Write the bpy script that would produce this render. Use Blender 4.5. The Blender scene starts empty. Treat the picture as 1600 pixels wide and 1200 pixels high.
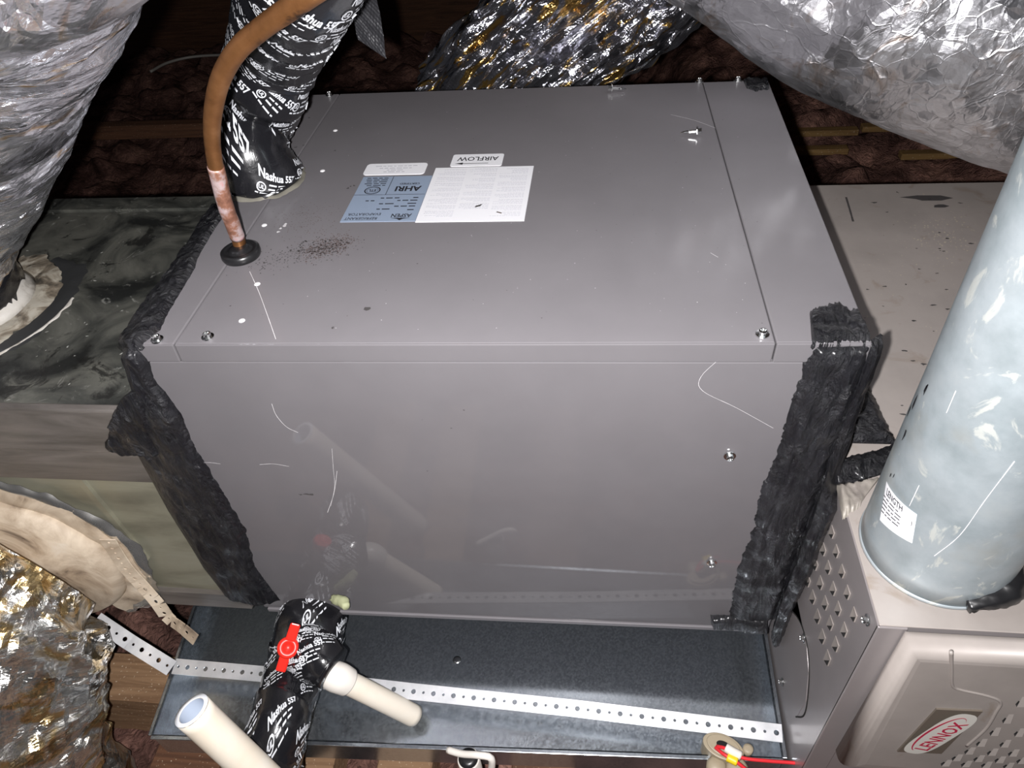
import bpy, bmesh, math, random
from mathutils import Vector, Matrix, noise
random.seed(7)
S = bpy.context.scene
COL = S.collection

# ------------------------------------------------------------------ camera, flash, world, exposure
F = 1134.09
RM = Matrix(((0.9919454759630558, 0.10295991538033285, -0.07377959434221205),
             (0.016399710867335198, -0.681966558543653, -0.7311994683474503),
             (-0.12559945143150297, 0.7241000406387235, -0.6781621553486339)))   # rows: right, down, forward
CP = Vector((.444089, -.477213, .863709))
cam = bpy.data.cameras.new('camera'); cam.lens = 36 * F / 1600; cam.sensor_width = 36; cam.clip_start = .01
co = bpy.data.objects.new('camera', cam); COL.objects.link(co)
cm = Matrix((RM[0], -RM[1], -RM[2])).transposed().to_4x4(); cm.translation = CP
co.matrix_world = cm; S.camera = co

fl = bpy.data.lights.new('phone_flash', 'AREA'); fl.shape = 'DISK'; fl.size = .012; fl.energy = 11.0; fl.color = (1, .98, .985)
fo = bpy.data.objects.new('phone_flash', fl); COL.objects.link(fo)
fm = cm.copy(); fm.translation = CP + RM[0] * -.026 + RM[1] * .010 - RM[2] * .004
fo.matrix_world = fm
w = bpy.data.worlds.new('attic'); S.world = w; w.use_nodes = True
w.node_tree.nodes['Background'].inputs[0].default_value = (.75, .8, 1, 1)
w.node_tree.nodes['Background'].inputs[1].default_value = .012
S.view_settings.view_transform = 'Standard'; S.view_settings.look = 'None'
S.view_settings.gamma = 1; S.view_settings.use_curve_mapping = False
S.view_settings.exposure = .55

# ------------------------------------------------------------------ helpers
def ray(u, v):
    return RM.transposed() @ Vector(((u - 800) / F, (v - 600) / F, 1))
def at(u, v, ax, val):
    d = ray(u, v); return CP + d * ((val - CP[ax]) / d[ax])
def atp(u, v, p0, n):
    d = ray(u, v); return CP + d * ((p0 - CP).dot(n) / d.dot(n))
def pd(u, v, depth):
    return CP + ray(u, v) * depth
def proj(p):
    c = RM @ (Vector(p) - CP); return (800 + F * c.x / c.z, 600 + F * c.y / c.z)
def V(*a): return Vector(a)

def new(name, verts, faces, mats, parent=None, smooth=False, fm=None, uvs=None):
    me = bpy.data.meshes.new(name); me.from_pydata([tuple(v) for v in verts], [], faces)
    if not isinstance(mats, (list, tuple)): mats = [mats]
    for m in mats: me.materials.append(m)
    if fm:
        for p, k in zip(me.polygons, fm): p.material_index = k
    if smooth:
        for p in me.polygons: p.use_smooth = True
    if uvs:
        l = me.uv_layers.new(name='UVMap')
        for p in me.polygons:
            for li in p.loop_indices: l.data[li].uv = uvs[me.loops[li].vertex_index]
    me.update()
    o = bpy.data.objects.new(name, me); COL.objects.link(o)
    if parent: o.parent = parent; o.matrix_parent_inverse = Matrix.Translation(parent.location).inverted() if parent.type == 'EMPTY' and not parent.parent else Matrix()
    return o
def thing(name, loc, label, cat, group=None):
    o = bpy.data.objects.new(name, None); COL.objects.link(o); o.location = loc; o.empty_display_size = .05
    o['label'] = label; o['category'] = cat
    if group: o['group'] = group
    return o
def tag(o, label, cat, group=None):
    o['label'] = label; o['category'] = cat
    if group: o['group'] = group
    return o
def lab(o, l): o['label'] = l; return o
def stuff(o): o['kind'] = 'stuff'; return o
def bev(o, wd=.0015, seg=2):
    m = o.modifiers.new('bevel', 'BEVEL'); m.width = wd; m.segments = seg; m.limit_method = 'ANGLE'
    return o
class MB:
    def __init__(s): s.v = []; s.f = []; s.m = []
    def hexa(s, c, k=0):      # 8 corners: bottom 4 ccw, top 4 ccw
        b = len(s.v); s.v += [Vector(p) for p in c]
        for q in ((3, 2, 1, 0), (4, 5, 6, 7), (0, 1, 5, 4), (1, 2, 6, 5), (2, 3, 7, 6), (3, 0, 4, 7)):
            s.f.append(tuple(b + i for i in q)); s.m.append(k)
    def box(s, lo, hi, k=0):
        x0, y0, z0 = lo; x1, y1, z1 = hi
        s.hexa([(x0, y0, z0), (x1, y0, z0), (x1, y1, z0), (x0, y1, z0), (x0, y0, z1), (x1, y0, z1), (x1, y1, z1), (x0, y1, z1)], k)
    def slab(s, quad, n, t, k=0):   # quad on surface, raised by t along n
        q = [Vector(p) for p in quad]; n = Vector(n).normalized()
        nn = (q[1] - q[0]).cross(q[2] - q[0])
        if nn.dot(n) < 0: q.reverse()
        s.hexa([p - n * .0005 for p in q] + [p + n * t for p in q], k)
    def add(s, v, f, k=0):
        b = len(s.v); s.v += [Vector(p) for p in v]
        for q in f: s.f.append(tuple(b + i for i in q)); s.m.append(k)
    def build(s, name, mats, parent=None, smooth=False):
        return new(name, s.v, s.f, mats, parent, smooth, s.m)
def catmull(pts, n):
    P = [Vector(p) for p in pts]; out = []
    P = [P[0] * 2 - P[1]] + P + [P[-1] * 2 - P[-2]]; k = len(P) - 3
    for i in range(n + 1):
        t = i / n * k; j = min(int(t), k - 1); t -= j
        a, b, c, d = P[j:j + 4]
        out.append(.5 * ((2 * b) + (c - a) * t + (2 * a - 5 * b + 4 * c - d) * t * t + (3 * b - a - 3 * c + d) * t ** 3))
    return out
class Tube:
    def __init__(s, pts, rad, n=60):
        s.c = catmull(pts, n); s.n = n
        if not isinstance(rad, (list, tuple)): rad = [rad] * len(pts)
        rr = catmull([(r, 0, 0) for r in rad], n); s.r = [q.x for q in rr]
        s.t = []
        for i in range(n + 1):
            d = s.c[min(i + 1, n)] - s.c[max(i - 1, 0)]; s.t.append(d.normalized())
        a = s.t[0].orthogonal().normalized(); s.a = []
        for t in s.t:
            a = (a - t * a.dot(t)).normalized(); s.a.append(a.copy())
        s.L = [0]
        for i in range(n): s.L.append(s.L[-1] + (s.c[i + 1] - s.c[i]).length)
    def ev(s, q, th, dr=0):        # q = metres along
        q = max(0, min(q, s.L[-1] - 1e-6)); i = 0
        lo, hi = 0, s.n
        while hi - lo > 1:
            m = (lo + hi) // 2
            if s.L[m] <= q: lo = m
            else: hi = m
        i = lo; f = (q - s.L[i]) / max(1e-9, s.L[i + 1] - s.L[i])
        c = s.c[i].lerp(s.c[i + 1], f); t = s.t[i].lerp(s.t[i + 1], f).normalized()
        a = s.a[i].lerp(s.a[i + 1], f); a = (a - t * a.dot(t)).normalized(); b = t.cross(a)
        r = s.r[i] * (1 - f) + s.r[i + 1] * f
        return c + (a * math.cos(th) + b * math.sin(th)) * (r + dr)
    def mesh(s, name, mat, parent=None, seg=32, disp=None, caps=True, smooth=True, rows=None, thick=0):
        rows = rows or s.n; v = []; uv = []; f = []; L = s.L[-1]
        for i in range(rows + 1):
            q = L * i / rows
            for j in range(seg):
                th = 2 * math.pi * j / seg
                v.append(s.ev(q, th, disp(q, th) if disp else 0)); uv.append((th / (2 * math.pi), q))
        for i in range(rows):
            for j in range(seg):
                k = (j + 1) % seg; f.append((i * seg + j, i * seg + k, (i + 1) * seg + k, (i + 1) * seg + j))
        if thick:
            b = len(v)
            for i in range(rows + 1):
                q = L * i / rows
                for j in range(seg): v.append(s.ev(q, 2 * math.pi * j / seg, -thick)); uv.append((j / seg, q))
            for i in range(rows):
                for j in range(seg):
                    k = (j + 1) % seg; f.append((b + i * seg + j, b + (i + 1) * seg + j, b + (i + 1) * seg + k, b + i * seg + k))
            for j in range(seg):
                k = (j + 1) % seg; f.append((j, b + j, b + k, k)); e = rows * seg; f.append((e + j, e + k, b + e + k, b + e + j))
        elif caps:
            f.append(tuple(range(seg - 1, -1, -1))); f.append(tuple(rows * seg + j for j in range(seg)))
        return new(name, v, f, mat, parent, smooth, uvs=uv)
    def hit(s, u, v):              # surface coordinates seen at a pixel
        best = None
        L = s.L[-1]; q0, q1, t0, t1 = 0, L, 0, 2 * math.pi
        for it in range(4):
            best = (1e9,)
            for i in range(25):
                for j in range(37):
                    q = q0 + (q1 - q0) * i / 24; th = t0 + (t1 - t0) * j / 36
                    p = s.ev(q, th); c = s.ev(q, th, -.001); 
                    if (p - c).dot(CP - p) < 0: continue
                    a = proj(p); d = (a[0] - u) ** 2 + (a[1] - v) ** 2
                    if d < best[0]: best = (d, q, th)
            dq, dt = (q1 - q0) / 8, (t1 - t0) / 8
            q0, q1, t0, t1 = max(0, best[1] - dq), min(L, best[1] + dq), best[2] - dt, best[2] + dt
        return best[1], best[2]
def lathe(name, prof, mat, base, parent=None, seg=28, axis=V(0, 0, 1), smooth=True, caps=True):
    a = axis.orthogonal().normalized(); axis = axis.normalized(); b = axis.cross(a); v = []; f = []
    for r, h in prof:
        for j in range(seg):
            t = 2 * math.pi * j / seg; v.append(Vector(base) + axis * h + (a * math.cos(t) + b * math.sin(t)) * r)
    for i in range(len(prof) - 1):
        for j in range(seg):
            k = (j + 1) % seg; f.append((i * seg + j, i * seg + k, (i + 1) * seg + k, (i + 1) * seg + j))
    if caps: f.append(tuple(range(seg - 1, -1, -1))); f.append(tuple((len(prof) - 1) * seg + j for j in range(seg)))
    return new(name, v, f, mat, parent, smooth)
_tc = {}
def text_geo(body, bold=.0):
    k = (body, bold)
    if k not in _tc:
        cu = bpy.data.curves.new('t', 'FONT'); cu.body = body; cu.size = 1; cu.offset = bold; cu.resolution_u = 2
        cu.align_x = 'CENTER'; cu.align_y = 'CENTER'
        o = bpy.data.objects.new('t', cu); me = o.to_mesh()
        me.calc_loop_triangles()
        _tc[k] = ([tuple(v.co) for v in me.vertices], [tuple(t.vertices) for t in me.loop_triangles])
        o.to_mesh_clear(); bpy.data.objects.remove(o); bpy.data.curves.remove(cu)
    return _tc[k]
def text_on(mb, body, fn, cx, cy, size, rot=0, bold=.0, k=0, stretch=1):
    v, f = text_geo(body, bold); c, s_ = math.cos(rot), math.sin(rot)
    mb.add([fn(cx + (x * stretch * c - y * s_) * size, cy + (x * stretch * s_ + y * c) * size) for x, y, z in v], f, k)
def bars(mb, fn, x0, x1, y, h, k=0):
    n = 3
    for i in range(n):
        a = x0 + (x1 - x0) * i / n; b = x0 + (x1 - x0) * (i + 1) / n
        mb.add([fn(a, y), fn(b, y), fn(b, y + h), fn(a, y + h)], [(0, 1, 2, 3)], k)
def words(mb, fn, x0, x1, y, h, rnd, k=0):     # unreadable small print
    x = x0
    while x < x1 - h:
        l = min(rnd.uniform(1.2, 4) * h, x1 - x); bars1 = [fn(x, y), fn(x + l, y), fn(x + l, y + h * .62), fn(x, y + h * .62)]
        mb.add(bars1, [(0, 1, 2, 3)], k); x += l + h * .7
def ring(mb, fn, cx, cy, r0, r1, n=20, a0=0, a1=2 * math.pi, ex=1, k=0):
    for i in range(n):
        p, q = a0 + (a1 - a0) * i / n, a0 + (a1 - a0) * (i + 1) / n
        mb.add([fn(cx + r * math.cos(t) * ex, cy + r * math.sin(t)) for r, t in ((r0, p), (r1, p), (r1, q), (r0, q))], [(0, 1, 2, 3)], k)
def resample(pts, n):
    P = [Vector(p) for p in pts]; L = [0]
    for i in range(len(P) - 1): L.append(L[-1] + (P[i + 1] - P[i]).length)
    out = []
    for i in range(n + 1):
        q = L[-1] * i / n; j = 0
        while j < len(L) - 2 and L[j + 1] < q: j += 1
        out.append(P[j].lerp(P[j + 1], (q - L[j]) / max(1e-9, L[j + 1] - L[j])))
    return out
def pad(name, A, B, nrm, th, mat, parent, n=60, m=14, jag=.10, mid=None, seed=0, lump=.5):
    n = int(n * 1.8); m = int(m * 1.8)
    A = resample(A, n); B = resample(B, n); v = []; f = []; nrm = Vector(nrm).normalized()
    M = resample(mid, n) if mid else None
    for i in range(n + 1):
        ja = noise.noise(V(i * .2, seed, 0)) * jag + noise.noise(V(i * .75, seed, 4)) * jag * .6
        jb = noise.noise(V(i * .2, seed + 9, 0)) * jag + noise.noise(V(i * .75, seed + 9, 4)) * jag * .6
        for j in range(m + 1):
            t = j / m; tt = ja * (1 - t) + (1 + jb) * t if not M else t * (1 + jb * t * t)
            if M:
                p = A[i].lerp(M[i], t * 2) if t < .5 else M[i].lerp(B[i], tt * 2 - 1)
            else: p = A[i].lerp(B[i], tt)
            pr = min(1, math.sin(math.pi * t) * 2.2) * min(1, math.sin(math.pi * i / n) * n * .18)
            h = th * pr * (1 - lump + lump * 2 * (.5 + .5 * noise.noise(p * 42 + V(seed, 0, 0)))) + pr * (.0024 * noise.noise(V(p.x * 190, p.y * 110, p.z * 34)) + .0012 * abs(noise.noise(V(p.x * 90, p.y * 60, p.z * 40))))
            v.append(p + nrm * (h - .0012 * (1 - pr)))
    W_ = m + 1
    for i in range(n):
        for j in range(m): f.append((i * W_ + j, i * W_ + j + 1, (i + 1) * W_ + j + 1, (i + 1) * W_ + j))
    b = len(v); edge = [i for i in range(W_)] + [i * W_ + m for i in range(1, n + 1)] + [n * W_ + j for j in range(m - 1, -1, -1)] + [i * W_ for i in range(n - 1, 0, -1)]
    for e in edge: v.append(v[e] - nrm * .003)
    for q in range(len(edge)):
        r = (q + 1) % len(edge); f.append((edge[q], b + q, b + r, edge[r]))
    return new(name, v, f, mat, parent, True)

# ------------------------------------------------------------------ materials
class N:
    def __init__(s, name):
        s.mat = bpy.data.materials.new(name); s.mat.use_nodes = True; s.t = s.mat.node_tree; s.n = s.t.nodes; s.l = s.t.links
        s.b = s.n['Principled BSDF']; s.tc = s.n.new('ShaderNodeTexCoord')
    def set(s, **k):
        for a, v in k.items():
            a = a.replace('_', ' '); a = {'Coat': 'Coat Weight', 'Specular': 'Specular IOR Level'}.get(a, a)
            s.b.inputs[a].default_value = v
    def map(s, sc=(1, 1, 1), src='Object', rot=(0, 0, 0)):
        m = s.n.new('ShaderNodeMapping'); m.inputs['Scale'].default_value = sc; m.inputs['Rotation'].default_value = rot
        s.l.new(s.tc.outputs[src], m.inputs[0]); return m.outputs[0]
    def noise(s, scale, det=4, vec=None, rough=.6, dist=0):
        t = s.n.new('ShaderNodeTexNoise'); t.inputs['Scale'].default_value = scale; t.inputs['Detail'].default_value = det
        t.inputs['Roughness'].default_value = rough; t.inputs['Distortion'].default_value = dist
        s.l.new(vec or s.map(), t.inputs['Vector']); return t.outputs['Fac']
    def vor(s, scale, vec=None, feat='F1', out='Distance', rnd=1):
        t = s.n.new('ShaderNodeTexVoronoi'); t.feature = feat; t.inputs['Scale'].default_value = scale; t.inputs['Randomness'].default_value = rnd
        s.l.new(vec or s.map(), t.inputs['Vector']); return t.outputs[out]
    def ramp(s, fac, stops, interp='LINEAR'):
        r = s.n.new('ShaderNodeValToRGB'); r.color_ramp.interpolation = interp; e = r.color_ramp.elements
        while len(e) < len(stops): e.new(.5)
        for q, (p, c) in zip(e, stops): q.position = p; q.color = (c, c, c, 1) if isinstance(c, (int, float)) else (*c, 1)
        s.l.new(fac, r.inputs[0]); return r.outputs[0]
    def mix(s, fac, a, b, mode='MIX'):
        m = s.n.new('ShaderNodeMix'); m.data_type = 'RGBA'; m.blend_type = mode
        for k, x in ((0, fac), (6, a), (7, b)):
            if isinstance(x, (int, float)): m.inputs[k].default_value = x if k == 0 else (x, x, x, 1)
            elif isinstance(x, tuple): m.inputs[k].default_value = (*x, 1)
            else: s.l.new(x, m.inputs[k])
        return m.outputs[2]
    def col(s, c): s.l.new(c, s.b.inputs['Base Color']); return s
    def rough(s, c): s.l.new(c, s.b.inputs['Roughness']); return s
    def bump(s, h, st=.3, d=.002):
        b = s.n.new('ShaderNodeBump'); b.inputs['Strength'].default_value = st; b.inputs['Distance'].default_value = d
        s.l.new(h, b.inputs['Height'])
        if s.b.inputs['Normal'].links: s.l.new(s.b.inputs['Normal'].links[0].from_socket, b.inputs['Normal'])
        s.l.new(b.outputs[0], s.b.inputs['Normal']); return s
def flat(name, c, rough=.5, metal=0, **k):
    m = N(name); m.set(Base_Color=(*c, 1), Roughness=rough, Metallic=metal, **k); return m.mat

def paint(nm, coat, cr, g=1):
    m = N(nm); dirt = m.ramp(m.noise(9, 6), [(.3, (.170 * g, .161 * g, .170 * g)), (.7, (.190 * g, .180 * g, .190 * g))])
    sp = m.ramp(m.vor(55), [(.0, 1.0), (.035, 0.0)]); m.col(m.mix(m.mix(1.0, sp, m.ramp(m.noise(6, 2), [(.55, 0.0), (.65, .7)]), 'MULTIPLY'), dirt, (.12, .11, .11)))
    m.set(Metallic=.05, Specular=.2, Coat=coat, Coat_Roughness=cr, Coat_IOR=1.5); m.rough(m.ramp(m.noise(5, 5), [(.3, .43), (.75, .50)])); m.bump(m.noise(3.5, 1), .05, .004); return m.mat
PAINT = paint('painted_grey_steel', .22, .14); PAINTF = paint('glossy_shaded_grey_steel', .6, .035, .76)  # PAINTF: same paint, glossier, front-face shade put into its darker base
m = N('painted_beige_grey_steel'); c = m.ramp(m.noise(7, 6), [(.3, (.285, .255, .235)), (.55, (.35, .312, .288)), (.75, (.32, .285, .26))])
c = m.mix(m.ramp(m.noise(22, 8, dist=.6), [(.6, 0.0), (.72, .55)]), c, (.22, .16, .11)); m.col(c)
m.set(Metallic=.1, Coat=.2, Coat_Roughness=.3); m.rough(m.ramp(m.noise(8, 5), [(.3, .38), (.7, .6)])); FURN = m.mat
m = N('furnace_side_steel'); m.col(m.ramp(m.noise(6, 6), [(.3, (.27, .245, .245)), (.7, (.33, .30, .30))])); m.set(Metallic=.3, Roughness=.42, Coat=.3, Coat_Roughness=.15); FSIDE = m.mat
m = N('galvanised_steel'); sc = m.vor(420, out='Color'); bw = m.n.new('ShaderNodeRGBToBW'); m.l.new(sc, bw.inputs[0])
c = m.ramp(bw.outputs[0], [(.2, (.44, .48, .53)), (.8, (.54, .59, .64))]); m.col(c); m.set(Metallic=.95); m.rough(m.ramp(bw.outputs[0], [(.2, .20), (.8, .25)])); m.bump(m.noise(4, 2), .06, .004); GALV = m.mat
m = N('dull_galvanised_pipe'); c = m.ramp(m.noise(24, 7), [(.3, (.30, .35, .37)), (.55, (.40, .45, .475)), (.75, (.46, .50, .51))])
c = m.mix(m.ramp(m.noise(26, 6, m.map((1, 1, .6)), dist=1.8), [(.60, 0.0), (.65, .75)]), c, (.62, .64, .60)); c = m.mix(m.ramp(m.noise(9, 4), [(.56, 0.0), (.72, .5)]), c, (.33, .29, .21))
m.col(c); m.set(Metallic=.45); m.rough(m.ramp(m.noise(35, 5), [(.3, .35), (.7, .55)])); m.bump(m.noise(70, 5), .25, .001); VENT = m.mat
m = N('sooty_duct_steel'); c = m.ramp(m.noise(10, 9, dist=1.0), [(.36, (.018, .019, .018)), (.46, (.060, .062, .055)), (.58, (.13, .13, .112)), (.75, (.21, .21, .18))])
c = m.mix(m.ramp(m.noise(22, 9, dist=2.2, rough=.72), [(.60, 0.0), (.70, .7)]), c, (.46, .46, .42)); c = m.mix(m.ramp(m.noise(20, 9, dist=1.2, rough=.7), [(.37, .85), (.44, 0.0)]), c, (.012, .012, .011))
m.col(c); m.set(Metallic=.25); m.rough(m.ramp(m.noise(12, 6), [(.3, .35), (.7, .65)])); m.bump(m.noise(60, 5), .15, .001); SOOT = m.mat
m = N('weathered_duct_face'); c = m.ramp(m.noise(6, 7, m.map((1, 1, 3)), dist=.5), [(.3, (.17, .16, .12)), (.55, (.30, .29, .22)), (.8, (.36, .35, .29))]); m.col(c); m.set(Metallic=.35); m.rough(m.ramp(m.noise(9, 5), [(.3, .32), (.7, .55)])); DFACE = m.mat
m = N('old_foil_tape'); c = m.ramp(m.noise(12, 8, m.map((.4, 1, 3)), dist=.6), [(.3, (.09, .08, .07)), (.55, (.20, .18, .165)), (.8, (.32, .29, .27))]); m.col(c); m.set(Metallic=.4, Roughness=.42); m.bump(m.noise(60, 4, m.map((.3, 1, 2))), .2, .001); FTAPE = m.mat
m = N('black_mastic'); c = m.ramp(m.noise(14, 7, m.map((1, 1, .5)), dist=.8), [(.35, (.005, .005, .007)), (.6, (.012, .012, .015)), (.8, (.034, .034, .040))]); m.col(c); m.rough(m.ramp(m.noise(20, 5), [(.3, .2), (.7, .5)])); m.set(Coat=.25, Coat_Roughness=.2)
m.bump(m.noise(60, 8, m.map((1, 1, .3)), dist=1.6), 1, .012); m.bump(m.noise(220, 5), .6, .002); MAST = m.mat
m = N('dried_beige_mastic'); c = m.ramp(m.noise(16, 8, dist=.8), [(.3, (.10, .07, .05)), (.42, (.42, .33, .24)), (.6, (.64, .54, .42)), (.8, (.72, .66, .57))]); m.col(c); m.set(Roughness=.6); m.bump(m.noise(50, 6), .5, .002); BEIGE = m.mat
def foil(name, base, warm_refl, sc, aniso, r0, r1, k=.35, warmth=(.52, .60), bm=.4, ridge=0):
    m = N(name); uv = m.map(aniso, 'UV')
    n1 = m.noise(sc, 5, uv, dist=.7); n3 = m.noise(sc * 4, 4, uv, dist=.5)
    c = m.mix(m.ramp(m.noise(4, 4, uv, dist=1.2), [(warmth[0], 0.0), (warmth[1], 1.0)]), base, warm_refl); m.col(c)  # tan and gold patches: warm reflections painted into the foil colour
    m.set(Metallic=.94); m.rough(m.ramp(n1, [(.3, r0), (.7, r1)]))
    nz = m.n.new('ShaderNodeTexNoise'); nz.inputs['Scale'].default_value = sc * .6; nz.inputs['Detail'].default_value = 3; m.l.new(uv, nz.inputs['Vector'])
    def vm(op, a, b):
        q = m.n.new('ShaderNodeVectorMath'); q.operation = op
        for i, x in ((0, a), (1, b)):
            if isinstance(x, tuple): q.inputs[i].default_value = x
            elif isinstance(x, float): q.inputs[3].default_value = x
            else: m.l.new(x, q.inputs[i])
        return q.outputs[0]
    wuv = vm('ADD', uv, vm('SCALE', nz.outputs['Color'], .55 / sc * 4))
    acc = m.n.new('ShaderNodeNewGeometry').outputs['Normal']
    for f_, kk in ((1.0, k), (2.7, k * .7), (6.5, k * .4)):
        t = m.n.new('ShaderNodeTexVoronoi'); t.inputs['Scale'].default_value = sc * f_; m.l.new(wuv, t.inputs['Vector'])
        acc = vm('ADD', acc, vm('SCALE', vm('SUBTRACT', t.outputs['Color'], (.5, .5, .5)), kk))
    acc = vm('NORMALIZE', acc, (0, 0, 0))
    b = m.n.new('ShaderNodeBump'); b.inputs['Strength'].default_value = bm; b.inputs['Distance'].default_value = .006; m.l.new(n1, b.inputs['Height']); m.l.new(acc, b.inputs['Normal'])
    b2 = m.n.new('ShaderNodeBump'); b2.inputs['Strength'].default_value = bm * .5; b2.inputs['Distance'].default_value = .0015; m.l.new(n3, b2.inputs['Height']); m.l.new(b.outputs[0], b2.inputs['Normal'])
    out = b2.outputs[0]
    for f_ in ((.8, 2.1) if ridge else ()):
        t = m.n.new('ShaderNodeTexVoronoi'); t.feature = 'DISTANCE_TO_EDGE'; t.inputs['Scale'].default_value = sc * f_; m.l.new(vm('ADD', m.map(tuple(q * 1.0 for q in aniso), 'UV', (0, 0, .6 * f_)), vm('SCALE', nz.outputs['Color'], .35)), t.inputs['Vector'])
        rr = m.ramp(t.outputs['Distance'], [(0, 1.0), (.03, 0.0)]); b3 = m.n.new('ShaderNodeBump'); b3.inputs['Strength'].default_value = ridge; b3.inputs['Distance'].default_value = .004
        m.l.new(rr, b3.inputs['Height']); m.l.new(out, b3.inputs['Normal']); out = b3.outputs[0]
    m.l.new(out, m.b.inputs['Normal']); return m.mat
FOIL_A = foil('wrinkled_silver_film', (.88, .88, .93), (.80, .56, .32), 5, (2.4, 10, 1), .16, .36, .55, (.60, .68), .8)
FOIL_B = foil('crumpled_foil_jacket', (.80, .78, .74), (.62, .46, .24), 6, (3, 4.5, 1), .16, .36, .62, (.50, .58), .7)
FOIL_C = foil('foil_faced_jacket', (.90, .90, .94), (.56, .45, .38), 4, (4, 5, 1), .26, .46, .42, (.56, .74), .5, .2)
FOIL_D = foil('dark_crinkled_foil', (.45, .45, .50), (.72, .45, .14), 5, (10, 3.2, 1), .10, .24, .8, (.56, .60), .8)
m = N('tape_black_film'); m.set(Base_Color=(.010, .010, .012, 1), Coat=.4, Coat_Roughness=.1); m.rough(m.ramp(m.noise(30, 4), [(.3, .14), (.7, .3)])); m.bump(m.noise(35, 5, dist=1), .35, .003); TAPE = m.mat
PRINT = flat('white_print', (.72, .74, .78), .5)
m = N('aged_copper'); c = m.ramp(m.noise(34, 8), [(.32, (.05, .026, .015)), (.42, (.24, .105, .038)), (.6, (.32, .145, .055)), (.75, (.40, .20, .09))]); m.col(c); m.set(Metallic=.75); m.rough(m.ramp(m.noise(60, 6), [(.3, .3), (.7, .55)])); m.bump(m.noise(150, 4), .2, .0006); COPPER = m.mat
m = N('flux_stained_copper'); c = m.ramp(m.noise(40, 6), [(.32, (.10, .04, .03)), (.45, (.30, .14, .09)), (.54, (.50, .40, .40)), (.64, (.62, .20, .18)), (.72, (.38, .32, .33))]); m.col(c); m.set(Metallic=.3, Roughness=.5); FLUX = m.mat
RUBBER = flat('black_rubber', (.012, .012, .013), .32)
m = N('insulation_batt'); c = m.ramp(m.noise(9, 8, dist=.5), [(.3, (.05, .026, .021)), (.48, (.21, .11, .09)), (.66, (.48, .26, .20))]); m.col(c); m.set(Roughness=1, Specular=.1); m.bump(m.noise(60, 9, dist=1), 1, .03); INSUL = m.mat
def wood(name, a, b):
    m = N(name); v = m.map((1.2, 22, 22)); c = m.ramp(m.noise(3, 7, v, dist=1.2), [(.3, a), (.7, b)])
    c = m.mix(m.ramp(m.noise(260, 2), [(.66, 0.0), (.7, .8)]), c, (.62, .50, .36)); m.col(c); m.set(Roughness=.75); m.bump(m.noise(5, 6, v), .3, .001); return m.mat
WOOD = wood('rough_sawn_pine', (.16, .085, .042), (.36, .22, .12)); WOODD = wood('old_brown_timber', (.07, .03, .016), (.20, .09, .045)); WOODY = wood('yellow_lath_timber', (.14, .075, .025), (.30, .18, .06))
m = N('strap_steel'); m.set(Metallic=.55, Roughness=.38); m.col(m.ramp(m.noise(30, 5), [(.3, (.55, .56, .58)), (.7, (.78, .78, .80))])); STRAP = m.mat
PVC = flat('pvc_white', (.80, .76, .70), .35, 0, Coat=.2); m = N('aged_pvc'); m.col(m.ramp(m.noise(14, 6, dist=1), [(.3, (.80, .70, .56)), (.65, (.84, .78, .68)), (.8, (.62, .48, .33))])); m.set(Roughness=.42); PVCA = m.mat
RED = flat('red_plastic', (.78, .025, .015), .35); REDW = flat('red_wire_jacket', (.72, .03, .04), .35); YEL = flat('yellow_jacket', (.85, .62, .02), .4)
WHITE = flat('label_white', (.80, .80, .83), .45); BLUEL = flat('label_blue_grey', (.26, .32, .42), .35); INK = flat('ink_black', (.02, .02, .025), .5); INKG = flat('ink_grey', (.42, .42, .46), .6)
ZINC = flat('zinc_screw', (.75, .76, .76), .2, 1); RIVW = flat('white_rivet', (.72, .71, .72), .35); TAN = flat('tan_plastic', (.36, .30, .21), .45)
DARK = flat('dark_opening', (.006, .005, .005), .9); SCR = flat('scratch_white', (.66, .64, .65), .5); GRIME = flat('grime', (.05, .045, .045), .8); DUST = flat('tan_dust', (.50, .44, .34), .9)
LENR = flat('badge_red', (.45, .02, .06), .35); BADGE = flat('badge_dark', (.12, .10, .08), .35); BADGEL = flat('badge_cream', (.62, .60, .55), .35)
m = N('mesh_cloth'); m.set(Base_Color=(.03, .03, .034, 1), Roughness=.5); wv = m.n.new('ShaderNodeTexWave'); wv.inputs['Scale'].default_value = 120; m.l.new(m.map(), wv.inputs[0]); m.bump(wv.outputs['Fac'], .6, .001); CLOTH = m.mat

# ------------------------------------------------------------------ setting: floor, roof
def grid(name, x0, x1, y0, y1, nx, ny, fz, mat, hole=None):
    v = []; f = []
    for j in range(ny + 1):
        for i in range(nx + 1):
            x = x0 + (x1 - x0) * i / nx; y = y0 + (y1 - y0) * j / ny; v.append((x, y, fz(x, y)))
    for j in range(ny):
        for i in range(nx):
            a = j * (nx + 1) + i
            if hole and hole(*v[a][:2]): continue
            f.append((a, a + 1, a + nx + 2, a + nx + 1))
    return new(name, v, f, mat, None, True)
def fz(x, y):
    p = V(x, y, 0)
    lump = abs(noise.noise(p * 5)) * .10 + noise.noise(p * 13) * .035 + noise.noise(p * 34) * .016 + noise.noise(p * 80) * .007
    return -.285 + lump + max(0, min(1, (y - .62) / .25)) * (.10 * max(0, min(1, (x - .55) / .2)) - .14 * (1 - max(0, min(1, (x - .5) / .3))))
o = new('floor', [(-3, -2, -.82), (4, -2, -.82), (4, 4.5, -.82), (-3, 4.5, -.82), (-3, -2, -.80), (4, -2, -.80), (4, 4.5, -.80), (-3, 4.5, -.80)],
        [(3, 2, 1, 0), (4, 5, 6, 7), (0, 1, 5, 4), (1, 2, 6, 5), (2, 3, 7, 6), (3, 0, 4, 7)], WOODD); o['kind'] = 'structure'
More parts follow.
